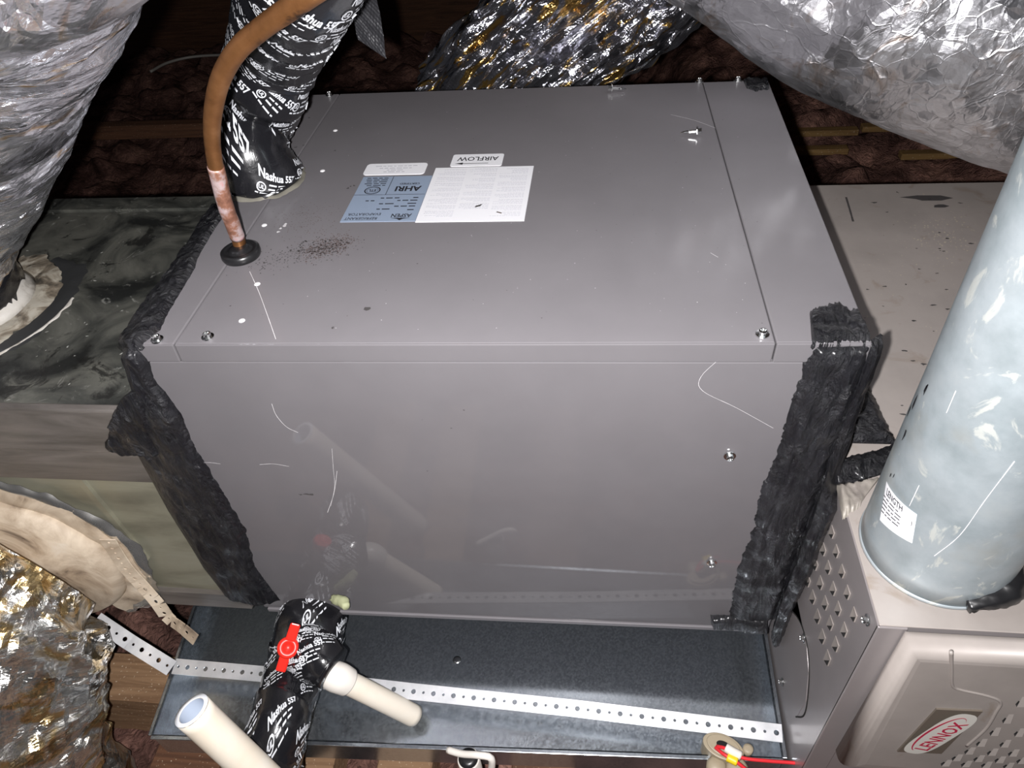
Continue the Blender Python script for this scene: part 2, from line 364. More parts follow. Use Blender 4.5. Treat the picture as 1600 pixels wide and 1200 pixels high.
o = grid('insulation', -2.4, 3.2, -.7, 3.6, 300, 230, fz, INSUL, lambda x, y: .66 < x < 1.5 and -.16 < y < .605); stuff(o); tag(o, 'lumpy pinkish brown blown insulation covering the attic floor', 'insulation')
mb = MB(); mb.hexa([(-3, 4.4, -.8), (4, 4.4, -.8), (4, 4.45, -.8), (-3, 4.45, -.8), (-3, 4.4, .6), (4, 4.4, .6), (4, 4.45, .6), (-3, 4.45, .6)])
o = mb.build('wall_back', WOODD); o['kind'] = 'structure'
mb = MB(); mb.hexa([(-3, 4.4, .55), (4, 4.4, .55), (4, -2, 2.9), (-3, -2, 2.9), (-3, 4.4, .60), (4, 4.4, .60), (4, -2, 2.95), (-3, -2, 2.95)])
roof = mb.build('ceiling', WOODD); roof['kind'] = 'structure'
for i in range(9):
    x = -2.6 + i * .6; mb = MB(); mb.hexa([(x, 4.4, .41), (x + .04, 4.4, .41), (x + .04, -2, 2.76), (x, -2, 2.76), (x, 4.4, .55), (x + .04, 4.4, .55), (x + .04, -2, 2.90), (x, -2, 2.90)])
    o = mb.build('rafter', WOODD, roof)

# joists and loose timber
def board(name, lo, hi, mat, label, cat='timber', group=None):
    mb = MB(); mb.box(lo, hi); o = mb.build(name, mat); bev(o, .002, 1); tag(o, label, cat, group); return o
a = at(150, 1012, 2, -.17); b = at(270, 1100, 2, -.17)
board('floor_joist', (-.75, b.y, -.80), (-.19, a.y - .005, -.17), WOOD, 'rough pine joist dusted with sawdust left of the drain pan', 'joist')
for (u0, u1, z, mt, l) in ((440, 522, -.20, WOOD, 'brown timber running under the pan beside the taped trap'), (590, 676, -.21, WOOD, 'pale timber under the pan front left of the white drain fitting'),
                           (800, 900, -.22, WOODD, 'dark timber under the pan front right of the white drain fitting'), (236, 345, -.235, WOODD, 'reddish brown timber below the left front corner of the pan')):
    p = at(u0, 1190, 2, z); q = at(u1, 1190, 2, z)
    board('floor_joist', (p.x, -.6, -.80), (q.x, .45, z), mt, l, 'joist')
for (u0, u1, v0, v1, y_, l) in ((1345, 1475, 192, 216, 1.35, 'yellow lath end poking from insulation below the foil duct'), (1245, 1345, 199, 206, 1.5, 'thin dark lath far behind the right end of the coil cabinet'),
                                (1225, 1330, 228, 238, 1.2, 'thin yellow lath beside the right edge of the coil cabinet'), (1405, 1520, 234, 246, 1.15, 'thin lath half buried just above the furnace back edge')):
    z = -.125; p = at(u0, v0, 2, z); q = at(u1, v1, 2, z)
    yc = p.y; board('wood_lath', (p.x, yc - .03, -.143), (q.x, yc, z), WOODY, l, 'lath')
p = at(110, 198, 2, -.13); q = at(345, 228, 2, -.13)
board('floor_joist', (p.x - .5, p.y - .045, -.165), (q.x + .4, p.y, -.115), WOODD, 'dark joist lying in the insulation far behind the left duct', 'joist')
mb = MB(); A = at(915, 122, 1, 1.22); B = at(1070, 10, 1, 1.25); n_ = V(0, -1, 0); d_ = (B - A).normalized(); s_ = d_.cross(n_).normalized() * .035
A0 = A - d_ * .35
mb.hexa([A0 - s_, A0 + s_, A0 + s_ + V(0, .04, 0), A0 - s_ + V(0, .04, 0), B + d_ * .4 - s_, B + d_ * .4 + s_, B + d_ * .4 + s_ + V(0, .04, 0), B + d_ * .4 - s_ + V(0, .04, 0)])
tag(mb.build('wood_brace', WOODD), 'dark brown diagonal timber brace behind the crumpled foil duct', 'brace')

# ------------------------------------------------------------------ coil cabinet
H = .4672
TF = [V(.0148, -.0090, H), V(.6596, .0025, H), V(.6607, .5651, H), V(.0048, .5698, H)]
BF = [V(-.0087, -.0066, 0), V(.6549, .0046, 0), V(.660, .565, 0), V(-.004, .57, 0)]
def C8(x, y, z):
    def q(P): return P[0].lerp(P[1], x).lerp(P[3].lerp(P[2], x), y)
    return q(BF).lerp(q(TF), z)
FN = (TF[1] - BF[0]).cross(TF[0] - BF[1]).normalized(); FN = FN if FN.y < 0 else -FN
def onf(u, v, off=0.0):   # on the cabinet's front panel
    p = atp(u, v, (BF[0] + TF[1]) / 2, FN); return p + FN * (off + .0004)
cab = thing('coil_cabinet', (.33, .28, 0), 'large grey painted sheet-metal evaporator coil cabinet sealed with black mastic', 'cabinet')
e = .002
mb = MB(); mb.hexa([C8(.004, .006, .0), C8(.996, .006, 0), C8(.996, .994, 0), C8(.004, .994, 0), C8(.004, .006, .992), C8(.996, .006, .992), C8(.996, .994, .992), C8(.004, .994, .992)])
mb.build('body', PAINT, cab)
def top_panel(a, b, c, d):   # x at back-left, back-right, front-right, front-left
    mb = MB(); mb.hexa([C8(d, 0, .990), C8(c, 0, .990), C8(b, 1, .990), C8(a, 1, .990), C8(d, 0, 1), C8(c, 0, 1), C8(b, 1, 1), C8(a, 1, 1)])
    mb.hexa([C8(d, -.002, .955), C8(c, -.002, .955), C8(c, .008, .955), C8(d, .008, .955), C8(d, -.002, .9995), C8(c, -.002, .9995), C8(c, .008, .9995), C8(d, .008, .9995)], 1)
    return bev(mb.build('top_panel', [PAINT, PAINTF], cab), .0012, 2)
def xf(u, v): p = at(u, v, 2, H); return (p.x - .01) / .65
sl0, sl1 = xf(500, 165), xf(305, 530); sr0, sr1 = xf(1103, 150), xf(1211, 530); g = .0008
sl0 = sl1 = (sl0 + sl1) / 2
top_panel(0, sl0 - g, sl1 - g, 0); top_panel(sl0 + g, sr0 - g, sr1 - g, sl1 + g); top_panel(sr0 + g, 1, 1, sr1 + g)
mb = MB(); mb.hexa([C8(.003, .0, .004), C8(.997, .0, .004), C8(.997, .01, .004), C8(.003, .01, .004), C8(.003, .0, .953), C8(.997, .0, .953), C8(.997, .01, .953), C8(.003, .01, .953)])
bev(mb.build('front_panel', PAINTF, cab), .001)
for z in (.0,):
    mb = MB(); mb.hexa([C8(.01, -.004, -.012), C8(.995, -.004, -.012), C8(.995, .02, -.012), C8(.01, .02, -.012), C8(.01, -.004, .003), C8(.995, -.004, .003), C8(.995, .02, .003), C8(.01, .02, .003)])
    bev(mb.build('bottom_flange', PAINT, cab), .001)

def screw_geo():
    v = []; f = []
    def rg(r, h, n=12, o=0):
        b = len(v)
        for j in range(n): v.append(V(r * math.cos(2 * math.pi * j / n), r * math.sin(2 * math.pi * j / n), h))
        return b
    n = 12; r0 = rg(.0060, 0); r1 = rg(.0058, .0011); r2 = rg(.0036, .0013); r3 = rg(.0034, .0046); r4 = rg(.0022, .0050); r5 = rg(.0019, .0036)
    for a, b in ((r0, r1), (r1, r2), (r2, r3), (r3, r4), (r4, r5)):
        for j in range(n): k = (j + 1) % n; f.append((a + j, a + k, b + k, b + j))
    f.append(tuple(r5 + j for j in range(n))); return v, f
sv, sf = screw_geo(); sme = bpy.data.meshes.new('screw'); sme.from_pydata([tuple(p) for p in sv], [], sf); sme.materials.append(ZINC)
def put(me, name, p, n, parent, s=1):
    o = bpy.data.objects.new(name, me); COL.objects.link(o); o.parent = parent
    o.location = Vector(p) - (parent.location if parent.type == 'EMPTY' else V(0, 0, 0)); o.rotation_euler = Vector(n).to_track_quat('Z', 'Y').to_euler(); o.scale = (s, s, s); return o
for u, v in ((515, 149), (1093, 128), (1153, 126), (325, 527), (246, 531), (1191, 523)): put(sme, 'screw', at(u, v, 2, H + .0002), (0, 0, 1), cab, 1.0)
for u, v in ((1140, 711), (1112, 878)): put(sme, 'screw', onf(u, v, .0003), FN, cab, 1.0)
rm = bpy.data.meshes.new('rivet'); bmx = bmesh.new(); bmesh.ops.create_uvsphere(bmx, u_segments=10, v_segments=6, radius=.0032)
for q in bmx.verts: q.co.z = max(0, q.co.z) * .45
bmx.to_mesh(rm); bmx.free(); rm.materials.append(RIVW)
for u, v in ((524, 204), (504, 267), (402, 444), (378, 501), (413, 352)): put(rm, 'rivet', at(u, v, 2, H), (0, 0, 1), cab)

# labels on the lid
def rect_label(name, x0, x1, y0, y1, mat, rr=.0):
    z = H + .0006; v = []; n = 5
    if rr:
        for cx, cy, a0 in ((x1 - rr, y1 - rr, 0), (x0 + rr, y1 - rr, 90), (x0 + rr, y0 + rr, 180), (x1 - rr, y0 + rr, 270)):
            for i in range(n): t = math.radians(a0 + 90 * i / (n - 1)); v.append(V(cx + rr * math.cos(t), cy + rr * math.sin(t), z))
    else: v = [V(x0, y0, z), V(x1, y0, z), V(x1, y1, z), V(x0, y1, z)]
    k = len(v); vv = v + [q - V(0, 0, .0006) for q in v]
    f = [tuple(range(k))] + [(i, k + i, k + (i + 1) % k, (i + 1) % k) for i in range(k)]
    return new(name, vv, f, mat, cab)
def L180(cx, cy, hw, hh):   # text frame turned half a turn: reads from the far side
    return lambda x, y: V(cx - x * hw, cy - y * hh, H + .0009)   # reading-up points at the camera
lb = rect_label('airflow_label', .2555, .3185, .327, .3585, WHITE, .003); lab(lb, 'white airflow arrow label')
mb = MB(); fn = L180(.2875, .3425, 1, 1); text_on(mb, 'AIRFLOW', fn, 0, -.0035, .0145, bold=.012, stretch=.80)
mb.add([fn(-.014, .0086), fn(.02, .0086), fn(.02, .0098), fn(-.014, .0098)], [(0, 1, 2, 3)]); mb.add([fn(.017, .0066), fn(.017, .0118), fn(.027, .0092)], [(0, 2, 1)])
o = mb.build('printing', INK, lb)
rnd = random.Random(3)
lb = rect_label('instruction_sheet', .239, .3575, .199, .324, WHITE); lab(lb, 'white instruction sheet of fine print')
mb = MB(); fn = L180(.298, .2615, 1, 1)
for c0 in (-.054, -.017, .020):
    y = .052 if c0 != -.017 else .036
    while y > -.058:
        n = rnd.choice((4, 5, 6))
        for _ in range(n):
            if y < -.058: break
            words(mb, fn, c0, c0 + .033 - rnd.choice((0, 0, .006, .014)), y, .0011, rnd); y -= .0023
        y -= .0026
mb.build('printing', INKG, lb)
mb = MB(); mb.add([fn(*q) for q in ((-.010, .026), (-.003, .030), (-.002, .034), (-.008, .031))], [(0, 1, 2, 3)]); mb.build('smudge', GRIME, lb)
mb = MB(); mb.add([fn(*q) for q in ((-.034, .046), (-.028, .043), (-.0275, .0445), (-.033, .0475))], [(0, 1, 2, 3)]); mb.build('smudge', COPPER, lb)
lb = rect_label('certification_label', .151, .227, .3095, .3385, WHITE, .005); lab(lb, 'small white label with three printed lines')
mb = MB(); fn = L180(.189, .324, 1, 1)
for y, l in ((.0075, .013), (.0030, .010), (-.0020, .020), (-.0075, .026)): words(mb, fn, -l, l, y, .0024, rnd)
mb.build('printing', INKG, lb)
lb = rect_label('rating_plate', .154, .2385, .201, .3045, BLUEL); lab(lb, 'blue grey rating label with certification marks')
mb = MB(); cx, cy = .196, .253; fn = L180(cx, cy, 1, 1)
text_on(mb, 'ASPEN', fn, -.0245, .0400, .0105, bold=.02, stretch=.75)
mb.add([fn(*q) for q in ((-.036, .0455), (-.028, .0475), (-.0245, .0505), (-.021, .0475), (-.013, .0455))], [(0, 1, 2, 3, 4)])
text_on(mb, 'REFRIGERANT', fn, .020, .0455, .0074, bold=.01, stretch=.80); text_on(mb, 'EVAPORATOR', fn, .018, .0365, .0074, bold=.01, stretch=.80)
for y, a, b in ((.027, -.036, -.024), (.025, -.008, .012), (.019, -.036, -.012), (.013, -.036, -.026), (.013, -.01, .010), (.006, -.036, -.010), (.006, .014, .028), (0, -.036, -.030), (0, -.014, .008)): words(mb, fn, a, b, y, .0032, rnd)
mb.add([fn(-.042, -.0065), fn(.042, -.0065), fn(.042, -.0073), fn(-.042, -.0073)], [(0, 1, 2, 3)]); mb.add([fn(.004, -.007), fn(.0047, -.007), fn(.0047, -.051), fn(.004, -.051)], [(0, 1, 2, 3)])
text_on(mb, 'AHRI', fn, -.019, -.021, .0160, bold=.03, stretch=.85); text_on(mb, 'CERTIFIED', fn, -.019, -.0325, .0058, bold=.02, stretch=.9)
ring(mb, fn, .0225, -.0175, .0078, .0092, 24, ex=1.05); ring(mb, fn, .0225, -.0175, .0062, .0067, 24, ex=1.05); text_on(mb, 'ETL', fn, .0225, -.0175, .0075, bold=.03, stretch=.75)
for y in (-.030, -.0345, -.039, -.0435, -.048): words(mb, fn, .010, .036, y, .0028, rnd)
mb.build('printing', INK, lb)

# scratches, pale streaks, grit
def hair(mb, pts, wd, n):
    P = catmull(pts, 5 * (len(pts) - 1)); n = Vector(n)
    for i in range(len(P) - 1):
        d = (P[i + 1] - P[i]).normalized().cross(n) * wd * (.5 + .5 * abs(noise.noise(P[i] * 200)))
        mb.add([P[i] - d, P[i] + d, P[i + 1] + d, P[i + 1] - d], [(0, 1, 2, 3)])
mb = MB()
for pts, wd in ((((425, 630), (432, 648), (448, 666), (466, 675)), .0003), (((318, 722), (330, 722), (345, 724)), .0003), (((406, 725), (428, 724), (452, 728)), .0003), (((1128, 556), (1095, 588), (1098, 610), (1150, 636), (1208, 668)), .0002), (((527, 735), (522, 770), (512, 800)), .0003)):
    hair(mb, [onf(u, v, .0004) for u, v in pts], wd, FN)
for pts, wd in ((((1048, 179), (1085, 188), (1118, 200)), .0004), (((1110, 395), (1122, 402)), .0003)): hair(mb, [at(u, v, 2, H + .0004) for u, v in pts], wd, (0, 0, 1))
stuff(mb.build('scratches', SCR, cab))
mb = MB(); rnd = random.Random(5)
def blot(p, ax, ay, r):
    k = 7; pts = []
    for i in range(k): t = 6.283 * i / k; rr = r * rnd.uniform(.4, 1.2); pts.append(p + ax * rr * math.cos(t) + ay * rr * math.sin(t))
    mb.add(pts, [tuple(range(k))])
X, Y, Z = V(1, 0, 0), V(0, 1, 0), V(0, 0, 1)
for i in range(420):
    t = rnd.random(); u = 400 + 145 * t + rnd.gauss(0, 14); v = 415 - 40 * t + rnd.gauss(0, 9 - 4 * t); blot(at(u, v, 2, H + .0004), X, Y, rnd.uniform(.0003, .0010))
for i in range(150): blot(at(rnd.gauss(500, 22), rnd.gauss(390, 9), 2, H + .0004), X, Y, rnd.uniform(.0004, .0013))
for u, v, r in ((575, 482, .0036), (455, 391, .002), (466, 392, .0018), (413, 411, .0016), (548, 291, .002), (544, 294, .0022), (553, 290, .0018), (483, 184, .0016), (462, 230, .002), (474, 227, .0016), (523, 235, .0018), (652, 412, .001), (520, 512, .0018), (360, 478, .001)): blot(at(u, v, 2, H + .0004), X, Y, r)
for u, v, r in ((478, 771, .004), (486, 772, .004), (470, 772, .003), (725, 640, .0016), (705, 668, .0014), (668, 735, .0012), (660, 655, .0008), (608, 560, .0007)):
    blot(onf(u, v, .0004), X, Z * .5, r)
for i in range(120): blot(at(rnd.uniform(300, 1200), rnd.uniform(160, 520), 2, H + .0004), X, Y, rnd.uniform(.0002, .0007))
stuff(mb.build('grime_specks', GRIME, cab)); mb = MB()
for i in range(700):
    t = rnd.random(); blot(at(478 + 66 * t + rnd.gauss(0, 9), 396 - 20 * t + rnd.gauss(0, 7), 2, H + .0003), X, Y, rnd.uniform(.0004, .0012))
for i in range(300): blot(at(rnd.gauss(475, 28), rnd.gauss(345, 16), 2, H + .0003), X, Y, rnd.uniform(.0003, .0008))
stuff(mb.build('brown_dust', flat('brown_dust', (.11, .082, .078), .9), cab))
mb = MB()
hair(mb, [at(u, v, 2, H + .0004) for u, v in ((390, 424), (404, 455), (417, 490), (431, 530))], .0004, Z)  # thin pale streak running forward from the grommet
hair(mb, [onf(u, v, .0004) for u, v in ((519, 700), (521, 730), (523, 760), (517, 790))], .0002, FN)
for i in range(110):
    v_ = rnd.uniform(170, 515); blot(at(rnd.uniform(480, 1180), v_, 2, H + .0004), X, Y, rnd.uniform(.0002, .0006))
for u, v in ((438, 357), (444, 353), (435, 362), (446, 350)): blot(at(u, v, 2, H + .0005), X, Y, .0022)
stuff(mb.build('dust_specks_and_streaks', SCR, cab))

# mastic on the cabinet
f3 = lambda L, fn: [fn(*p) for p in L]
inR = [(1270, 540), (1259, 562), (1247, 598), (1228, 655), (1216, 705), (1190, 760), (1176, 830), (1152, 890), (1144, 935), (1140, 962)]
outR = [(1361, 538), (1352, 566), (1339, 602), (1320, 655), (1301, 705), (1282, 760), (1256, 830), (1235, 890), (1219, 935), (1207, 968)]
pad('mastic_seal', f3(inR, lambda u, v: onf(u, v, .001)), f3(outR, lambda u, v: onf(u, v, .001)), FN, .0055, MAST, cab, 90, 16, .07, seed=1)
# wraps round the corner onto the flange that meets the furnace
A = [onf(u, v, .001) for u, v in outR]; B = [V(.672, p.y + .012, p.z) for p in A]
pad('mastic_seal', A, B, (.5, -.86, 0), .005, MAST, cab, 70, 8, .02, seed=2)
tl = [(1262, 492), (1263, 505), (1266, 520), (1270, 534)]; tr = [(1337, 480), (1346, 494), (1356, 512), (1364, 530)]
pad('mastic_seal', f3([(1264, 484), (1290, 476), (1312, 470), (1322, 484), (1340, 480)], lambda u, v: at(u, v, 2, H)), f3([(1268, 537), (1290, 537), (1315, 536), (1340, 535), (1363, 534)], lambda u, v: at(u, v, 2, H)), (0, 0, 1), .004, MAST, cab, 40, 14, .10, seed=3)
pad('mastic_seal', f3([(1160, 124), (1180, 122), (1200, 123)], lambda u, v: at(u, v, 2, H)), f3([(1166, 138), (1180, 144), (1203, 140)], lambda u, v: at(u, v, 2, H)), (0, 0, 1), .003, MAST, cab, 20, 8, .12, seed=4)
pad('mastic_seal', f3([(1110, 960), (1140, 961), (1200, 964)], lambda u, v: onf(u, v, .002)), f3([(1111, 974), (1140, 979), (1200, 985)], lambda u, v: onf(u, v, .002)), FN, .006, MAST, cab, 30, 8, .08, seed=5)
# left vertical seal: front panel edge on to the plenum front
inL = [(216, 543), (232, 560), (240, 590), (262, 617), (284, 648), (300, 690), (328, 735), (352, 775), (384, 828), (398, 885), (420, 915), (438, 938)]
crL = [(203, 541), (208, 560), (218, 590), (234, 617), (250, 648), (273, 690), (298, 735), (320, 775), (348, 828), (380, 885), (396, 915), (410, 938)]
ouL = [(190, 548), (196, 570), (203, 594), (212, 620), (214, 655), (206, 698), (232, 745), (262, 800), (297, 855), (318, 890), (338, 915), (352, 934)]
pad('mastic_seal', f3(ouL, lambda u, v: at(u, v, 1, -.007)), f3(inL, lambda u, v: onf(u, v, .001)), (-.15, -1, 0), .006, MAST, cab, 90, 20, .05, mid=f3(crL, lambda u, v: onf(u, v, .004)), seed=6)
bl = pad('mastic_seal', [at(u, v, 1, -.008) for u, v in ((208, 608), (190, 622), (176, 650), (170, 680), (165, 694), (200, 704))], [at(u, v, 1, -.008) for u, v in ((226, 600), (240, 622), (250, 650), (258, 680), (262, 694), (262, 706))], (-.2, -1, .2), .012, MAST, cab, 44, 18, .05, seed=7, lump=.35)
# left lid edge seal, down to the plenum's lid
inT = [(352, 330), (330, 366), (309, 402), (304, 420), (286, 450), (268, 480), (250, 515), (216, 543)]
crT = [(346, 330), (322, 366), (300, 402), (286, 420), (266, 450), (246, 480), (222, 515), (200, 543)]
ouT = [(330, 318), (300, 366), (276, 402), (264, 420), (242, 450), (216, 482), (196, 515), (182, 542)]
topl = lambda u, v: at(u, v, 2, H + .0005)
pad('mastic_seal', f3(ouT, lambda u, v: at(u, v, 0, -.030)), f3(inT, topl), (-.4, 0, 1), .004, MAST, cab, 70, 16, .05, mid=f3(crT, topl), seed=8)
A = f3(ouT, lambda u, v: at(u, v, 0, -.030)); B = [V(-.03, p.y + .02, .37) for p in A]; mid = [(a_ + b_) / 2 + V(-.004, 0, 0) for a_, b_ in zip(A, B)]
pad('mastic_seal', A, B, (-1, 0, 0), .003, MAST, cab, 50, 8, .02, seed=9)

# loose screws on the lid
for u, v, ang, l in ((955, 138, .1, 'loose hex screw lying by the back edge of the lid'), (1090, 205, 3.05, 'loose hex screw lying beside the right seam of the lid')):
    p = at(u, v, 2, H + .0055); d = V(math.cos(ang), math.sin(ang), -.12).normalized()
    o = lathe('loose_screw', [(.0058, 0), (.0058, .0011), (.0022, .0012), (.0021, .010), (.0024, .0105), (.0019, .0125), (.0023, .014), (.0016, .0165), (.0004, .021)], ZINC, p, None, 12, d, False)
    h = lathe('head', [(.0036, -.0045), (.0037, .0002)], ZINC, p, o, 6, d, False)
    tag(o, l, 'screw')

# ------------------------------------------------------------------ supply plenum (left)
pl = thing('supply_plenum', (-.5, .2, -.01), 'soot-stained galvanised duct plenum on the left of the coil cabinet', 'duct')
ZP = .3717
mb = MB(); mb.hexa([(-1.1, .004, -.008), (-.018, .004, -.008), (-.018, .43, -.008), (-1.1, .43, -.008), (-1.1, .004, ZP - .001), (-.018, .004, ZP - .001), (-.018, .43, ZP - .001), (-1.1, .43, ZP - .001)]); mb.build('body', DFACE, pl)
mb = MB(); mb.box((-1.1, .0, ZP - .002), (-.02, .400, ZP + .0005)); mb.build('lid', SOOT, pl)
mb = MB(); mb.box((-1.1, .402, ZP - .02), (-.02, .437, ZP + .004)); bev(mb.build('back_flange', SOOT, pl), .001)
mb = MB(); mb.box((-1.1, -.004, .308), (-.03, .006, ZP + .002)); bev(mb.build('foil_tape', FTAPE, pl), .002)
mb = MB(); mb.box((-1.1, -.0015, .256), (-.03, .005, .3075)); bev(mb.build('foil_tape', FTAPE, pl), .001)
mb = MB(); mb.box((-1.1, -.003, -.012), (-.03, .03, .022)); bev(mb.build('bottom_lip', FTAPE, pl), .001)
p0, p1 = at(122, 748, 1, 0), at(192, 832, 1, 0)
mb = MB(); d = (p1 - p0).normalized(); q = d.cross(V(0, 1, 0)) * .004
mb.hexa([p0 - q + V(0, -.001, 0), p0 + q + V(0, -.001, 0), p0 + q + V(0, .004, 0), p0 - q + V(0, .004, 0), p1 + d * .06 - q + V(0, -.001, 0), p1 + d * .06 + q + V(0, -.001, 0), p1 + d * .06 + q + V(0, .004, 0), p1 + d * .06 - q + V(0, .004, 0)])
mb.build('seam', DFACE, pl)
# smears and collar on the lid
cc = V(-.35, .17, ZP)
def annulus(name, c, r0, r1, ax, ay, n_, h, mat, parent, a0=0, a1=360, seed=0, jag=.06):
    v = []; f = []; N_ = 72; M_ = 8
    for i in range(N_ + 1):
        t = math.radians(a0 + (a1 - a0) * i / N_); j0 = 1 + jag * noise.noise(V(math.cos(t) * 3, math.sin(t) * 3, seed)) * 2 + jag * noise.noise(V(math.cos(t) * 11, math.sin(t) * 11, seed))
        for j in range(M_ + 1):
            s_ = j / M_; r = r0 + (r1 * j0 - r0) * s_; p = c + (ax * math.cos(t) + ay * math.sin(t)) * r
            v.append(p + n_ * (h * math.sin(math.pi * min(1, s_ * .9 + .1)) * (.6 + .6 * noise.noise(p * 50)) - .0005))
    for i in range(N_):
        for j in range(M_): f.append((i * (M_ + 1) + j, i * (M_ + 1) + j + 1, (i + 1) * (M_ + 1) + j + 1, (i + 1) * (M_ + 1) + j))
    return new(name, v, f, mat, parent, True)
m = N('patchy_sealant'); c = m.ramp(m.noise(18, 8, dist=1.5), [(.36, (.06, .055, .045)), (.46, (.24, .20, .15)), (.56, (.50, .46, .38)), (.8, (.60, .58, .52))]); m.col(c); m.set(Roughness=.5); m.bump(m.noise(60, 5), .5, .002); PATCHY = m.mat
m = N('pale_neck_sealant'); m.col(m.ramp(m.noise(30, 6), [(.32, (.20, .17, .13)), (.5, (.60, .57, .52)), (.8, (.70, .68, .64))])); m.set(Roughness=.5); m.bump(m.noise(60, 5), .4, .002); PATCHW = m.mat
DSMEAR = flat('dark_sealant_band', (.035, .036, .037), .5)
cc = cc + V(0, 0, .0012)
annulus('sealant_ring', cc, .118, .142, X, Y, Z, .0016, DSMEAR, pl, -90, 60, 1)
annulus('sealant_ring', cc, .085, .120, X, Y, Z, .003, PATCHY, pl, -90, 85, 2, .08)
annulus('sealant_ring', cc, .140, .1445, X, Y, Z, .0016, PATCHW, pl, -75, 8, 3, .025)
lathe('collar', [(.088, 0), (.081, .006), (.0775, .013), (.0765, .0135)], PATCHW, cc, pl, 48)
mb = MB(); rnd = random.Random(11)
PC = flat('pale_smear', (.45, .45, .42), .6)
for i in range(40):
    u = rnd.uniform(0, 300); v = rnd.uniform(350, 630)
    p = at(u, v, 2, ZP + .0008)
    if p.x > -.06: continue
    ang = rnd.gauss(.7, .5); ax = V(math.cos(ang), math.sin(ang), 0); ay = V(-ax.y, ax.x, 0); blot(p, ax * rnd.uniform(1, 3), ay, rnd.uniform(.0003, .0014))
mb.build('pale_smears', PC, pl)['kind'] = 'stuff'
# collar on the front face
cf = V(-.30, -.002, .095)
annulus('sealant_ring', cf + V(0, -.003, 0), .112, .152, X, Z, V(0, -1, 0), .005, BEIGE, pl, -60, 120, 5, .04)
lab(annulus('foil_tape', cf + V(0, -.002, 0), .144, .164, X, Z, V(0, -1, 0), .004, FOIL_B, pl, -60, 120, 6, .05), 'crinkled silver foil tape ring')
lathe('collar', [(.125, 0), (.121, .012), (.114, .022)], BEIGE, cf, pl, 48, V(0, -1, 0))

# ------------------------------------------------------------------ flexible ducts
def wrinkle(amp, fs, ft, seed, amp2=.0, r=.13):
    def d(q, th):
        p = V(math.cos(th) * ft, math.sin(th) * ft, q * fs + seed); p2 = V(math.cos(th) * ft * 2.6, math.sin(th) * ft * 2.6, q * fs * 2.7 + seed)
        return amp * (1 - 2 * abs(noise.noise(p))) + amp * .5 * noise.noise(p2) + amp2 * noise.noise(V(math.cos(th) * 1.2, math.sin(th) * 1.2, q * 6 + seed)) + amp * .3 * noise.noise(p2 * 2.7)
    return d
def silpath(px, ys, r, side):
    P = [at(u, v, 1, y) for (u, v), y in zip(px, ys)]; out = []
    for i, p in enumerate(P):
        t = (P[min(i + 1, len(P) - 1)] - P[max(i - 1, 0)]).normalized(); d = (p - CP).normalized(); n = t.cross(d).normalized() * side
        out.append(p + n * r)
    return out
c = silpath([(20, 360), (70, 285), (140, 150), (200, 12), (240, -80)], [.15, .13, .10, .07, .03], .13, -1)
if c[1].x > at(70, 285, 1, .13).x: c = silpath([(20, 360), (70, 285), (140, 150), (200, 12), (240, -80)], [.15, .13, .10, .07, .03], .13, 1)
t1 = Tube([V(-.352, .17, .47)] + c[1:] + [c[-1] * 2 - c[-2], V(c[-1].x + .06, c[-1].y + .16, 1.15)], [.10, .128, .13, .13, .13, .13, .13], 100)
fd = thing('flexible_duct', cc, 'silver wrinkled flexible duct rising at upper left from the sooty plenum', 'duct')
t1.mesh('jacket', FOIL_A, fd, 120, wrinkle(.0055, 24, 1.3, 3.1, .010), True, False, 280)
t1b = Tube([V(-.35, .17, ZP + .006), V(-.352, .17, .44), V(-.35, .168, .50)], [.076, .084, .09], 20); t1b.mesh('inner_liner', TAPE, fd, 60, wrinkle(.004, 60, 3, 1), True)
# lower left
fd = thing('flexible_duct', V(-.30, -.05, .095), 'crumpled foil flexible duct at lower left leaving the plenum front', 'duct')
t2 = Tube([V(-.308, -.018, .112), V(-.328, -.075, .10), V(-.345, -.17, .02), V(-.345, -.22, -.08), V(-.345, -.25, -.20), V(-.35, -.26, -.34)], [.110, .136, .150, .145, .14, .14], 80)
t2.mesh('jacket', FOIL_B, fd, 110, wrinkle(.012, 11, 2.2, 7.7, .020), True, False, 150)
def ann3(q, th): return 0
v = []; f = []
# upper right foil-faced duct
c = silpath([(960, -60), (1050, 2), (1200, 112), (1350, 180), (1450, 226), (1590, 270), (1700, 300)], [.62, .60, .56, .52, .50, .47, .45], .175, 1)
if c[2].z < .5: c = silpath([(960, -60), (1050, 2), (1200, 112), (1350, 180), (1450, 226), (1590, 270), (1700, 300)], [.62, .60, .56, .52, .50, .47, .45], .175, -1)
fd = thing('flexible_duct', c[2], 'large foil-faced insulated duct crossing the upper right corner above the furnace', 'duct')
t3 = Tube(c, .175, 80)
t3.mesh('jacket', FOIL_C, fd, 150, wrinkle(.0035, 7, 2.2, 15.3, .006), True, False, 150)
# back middle
c = [at(u, v, 1, y) for (u, v), y in zip(((1090, -120), (985, -30), (880, 50), (790, 130), (730, 190)), (.97, .96, .93, .91, .91))]
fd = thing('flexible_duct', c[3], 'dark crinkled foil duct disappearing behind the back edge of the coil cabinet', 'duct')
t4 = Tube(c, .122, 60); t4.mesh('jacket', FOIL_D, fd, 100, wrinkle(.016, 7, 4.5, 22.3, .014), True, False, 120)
# dark wrapped duct behind left plenum
mb = MB(); 
t5 = Tube([V(-.62, .75, .0), V(-.45, .70, .12), V(-.33, .66, .10), V(-.18, .64, -.02), V(-.1, .7, -.2)], .10, 40)
o = t5.mesh('flexible_duct', RUBBER, None, 40, wrinkle(.006, 20, 3, 2), True); tag(o, 'black wrapped duct lying in shadow behind the left plenum', 'duct')

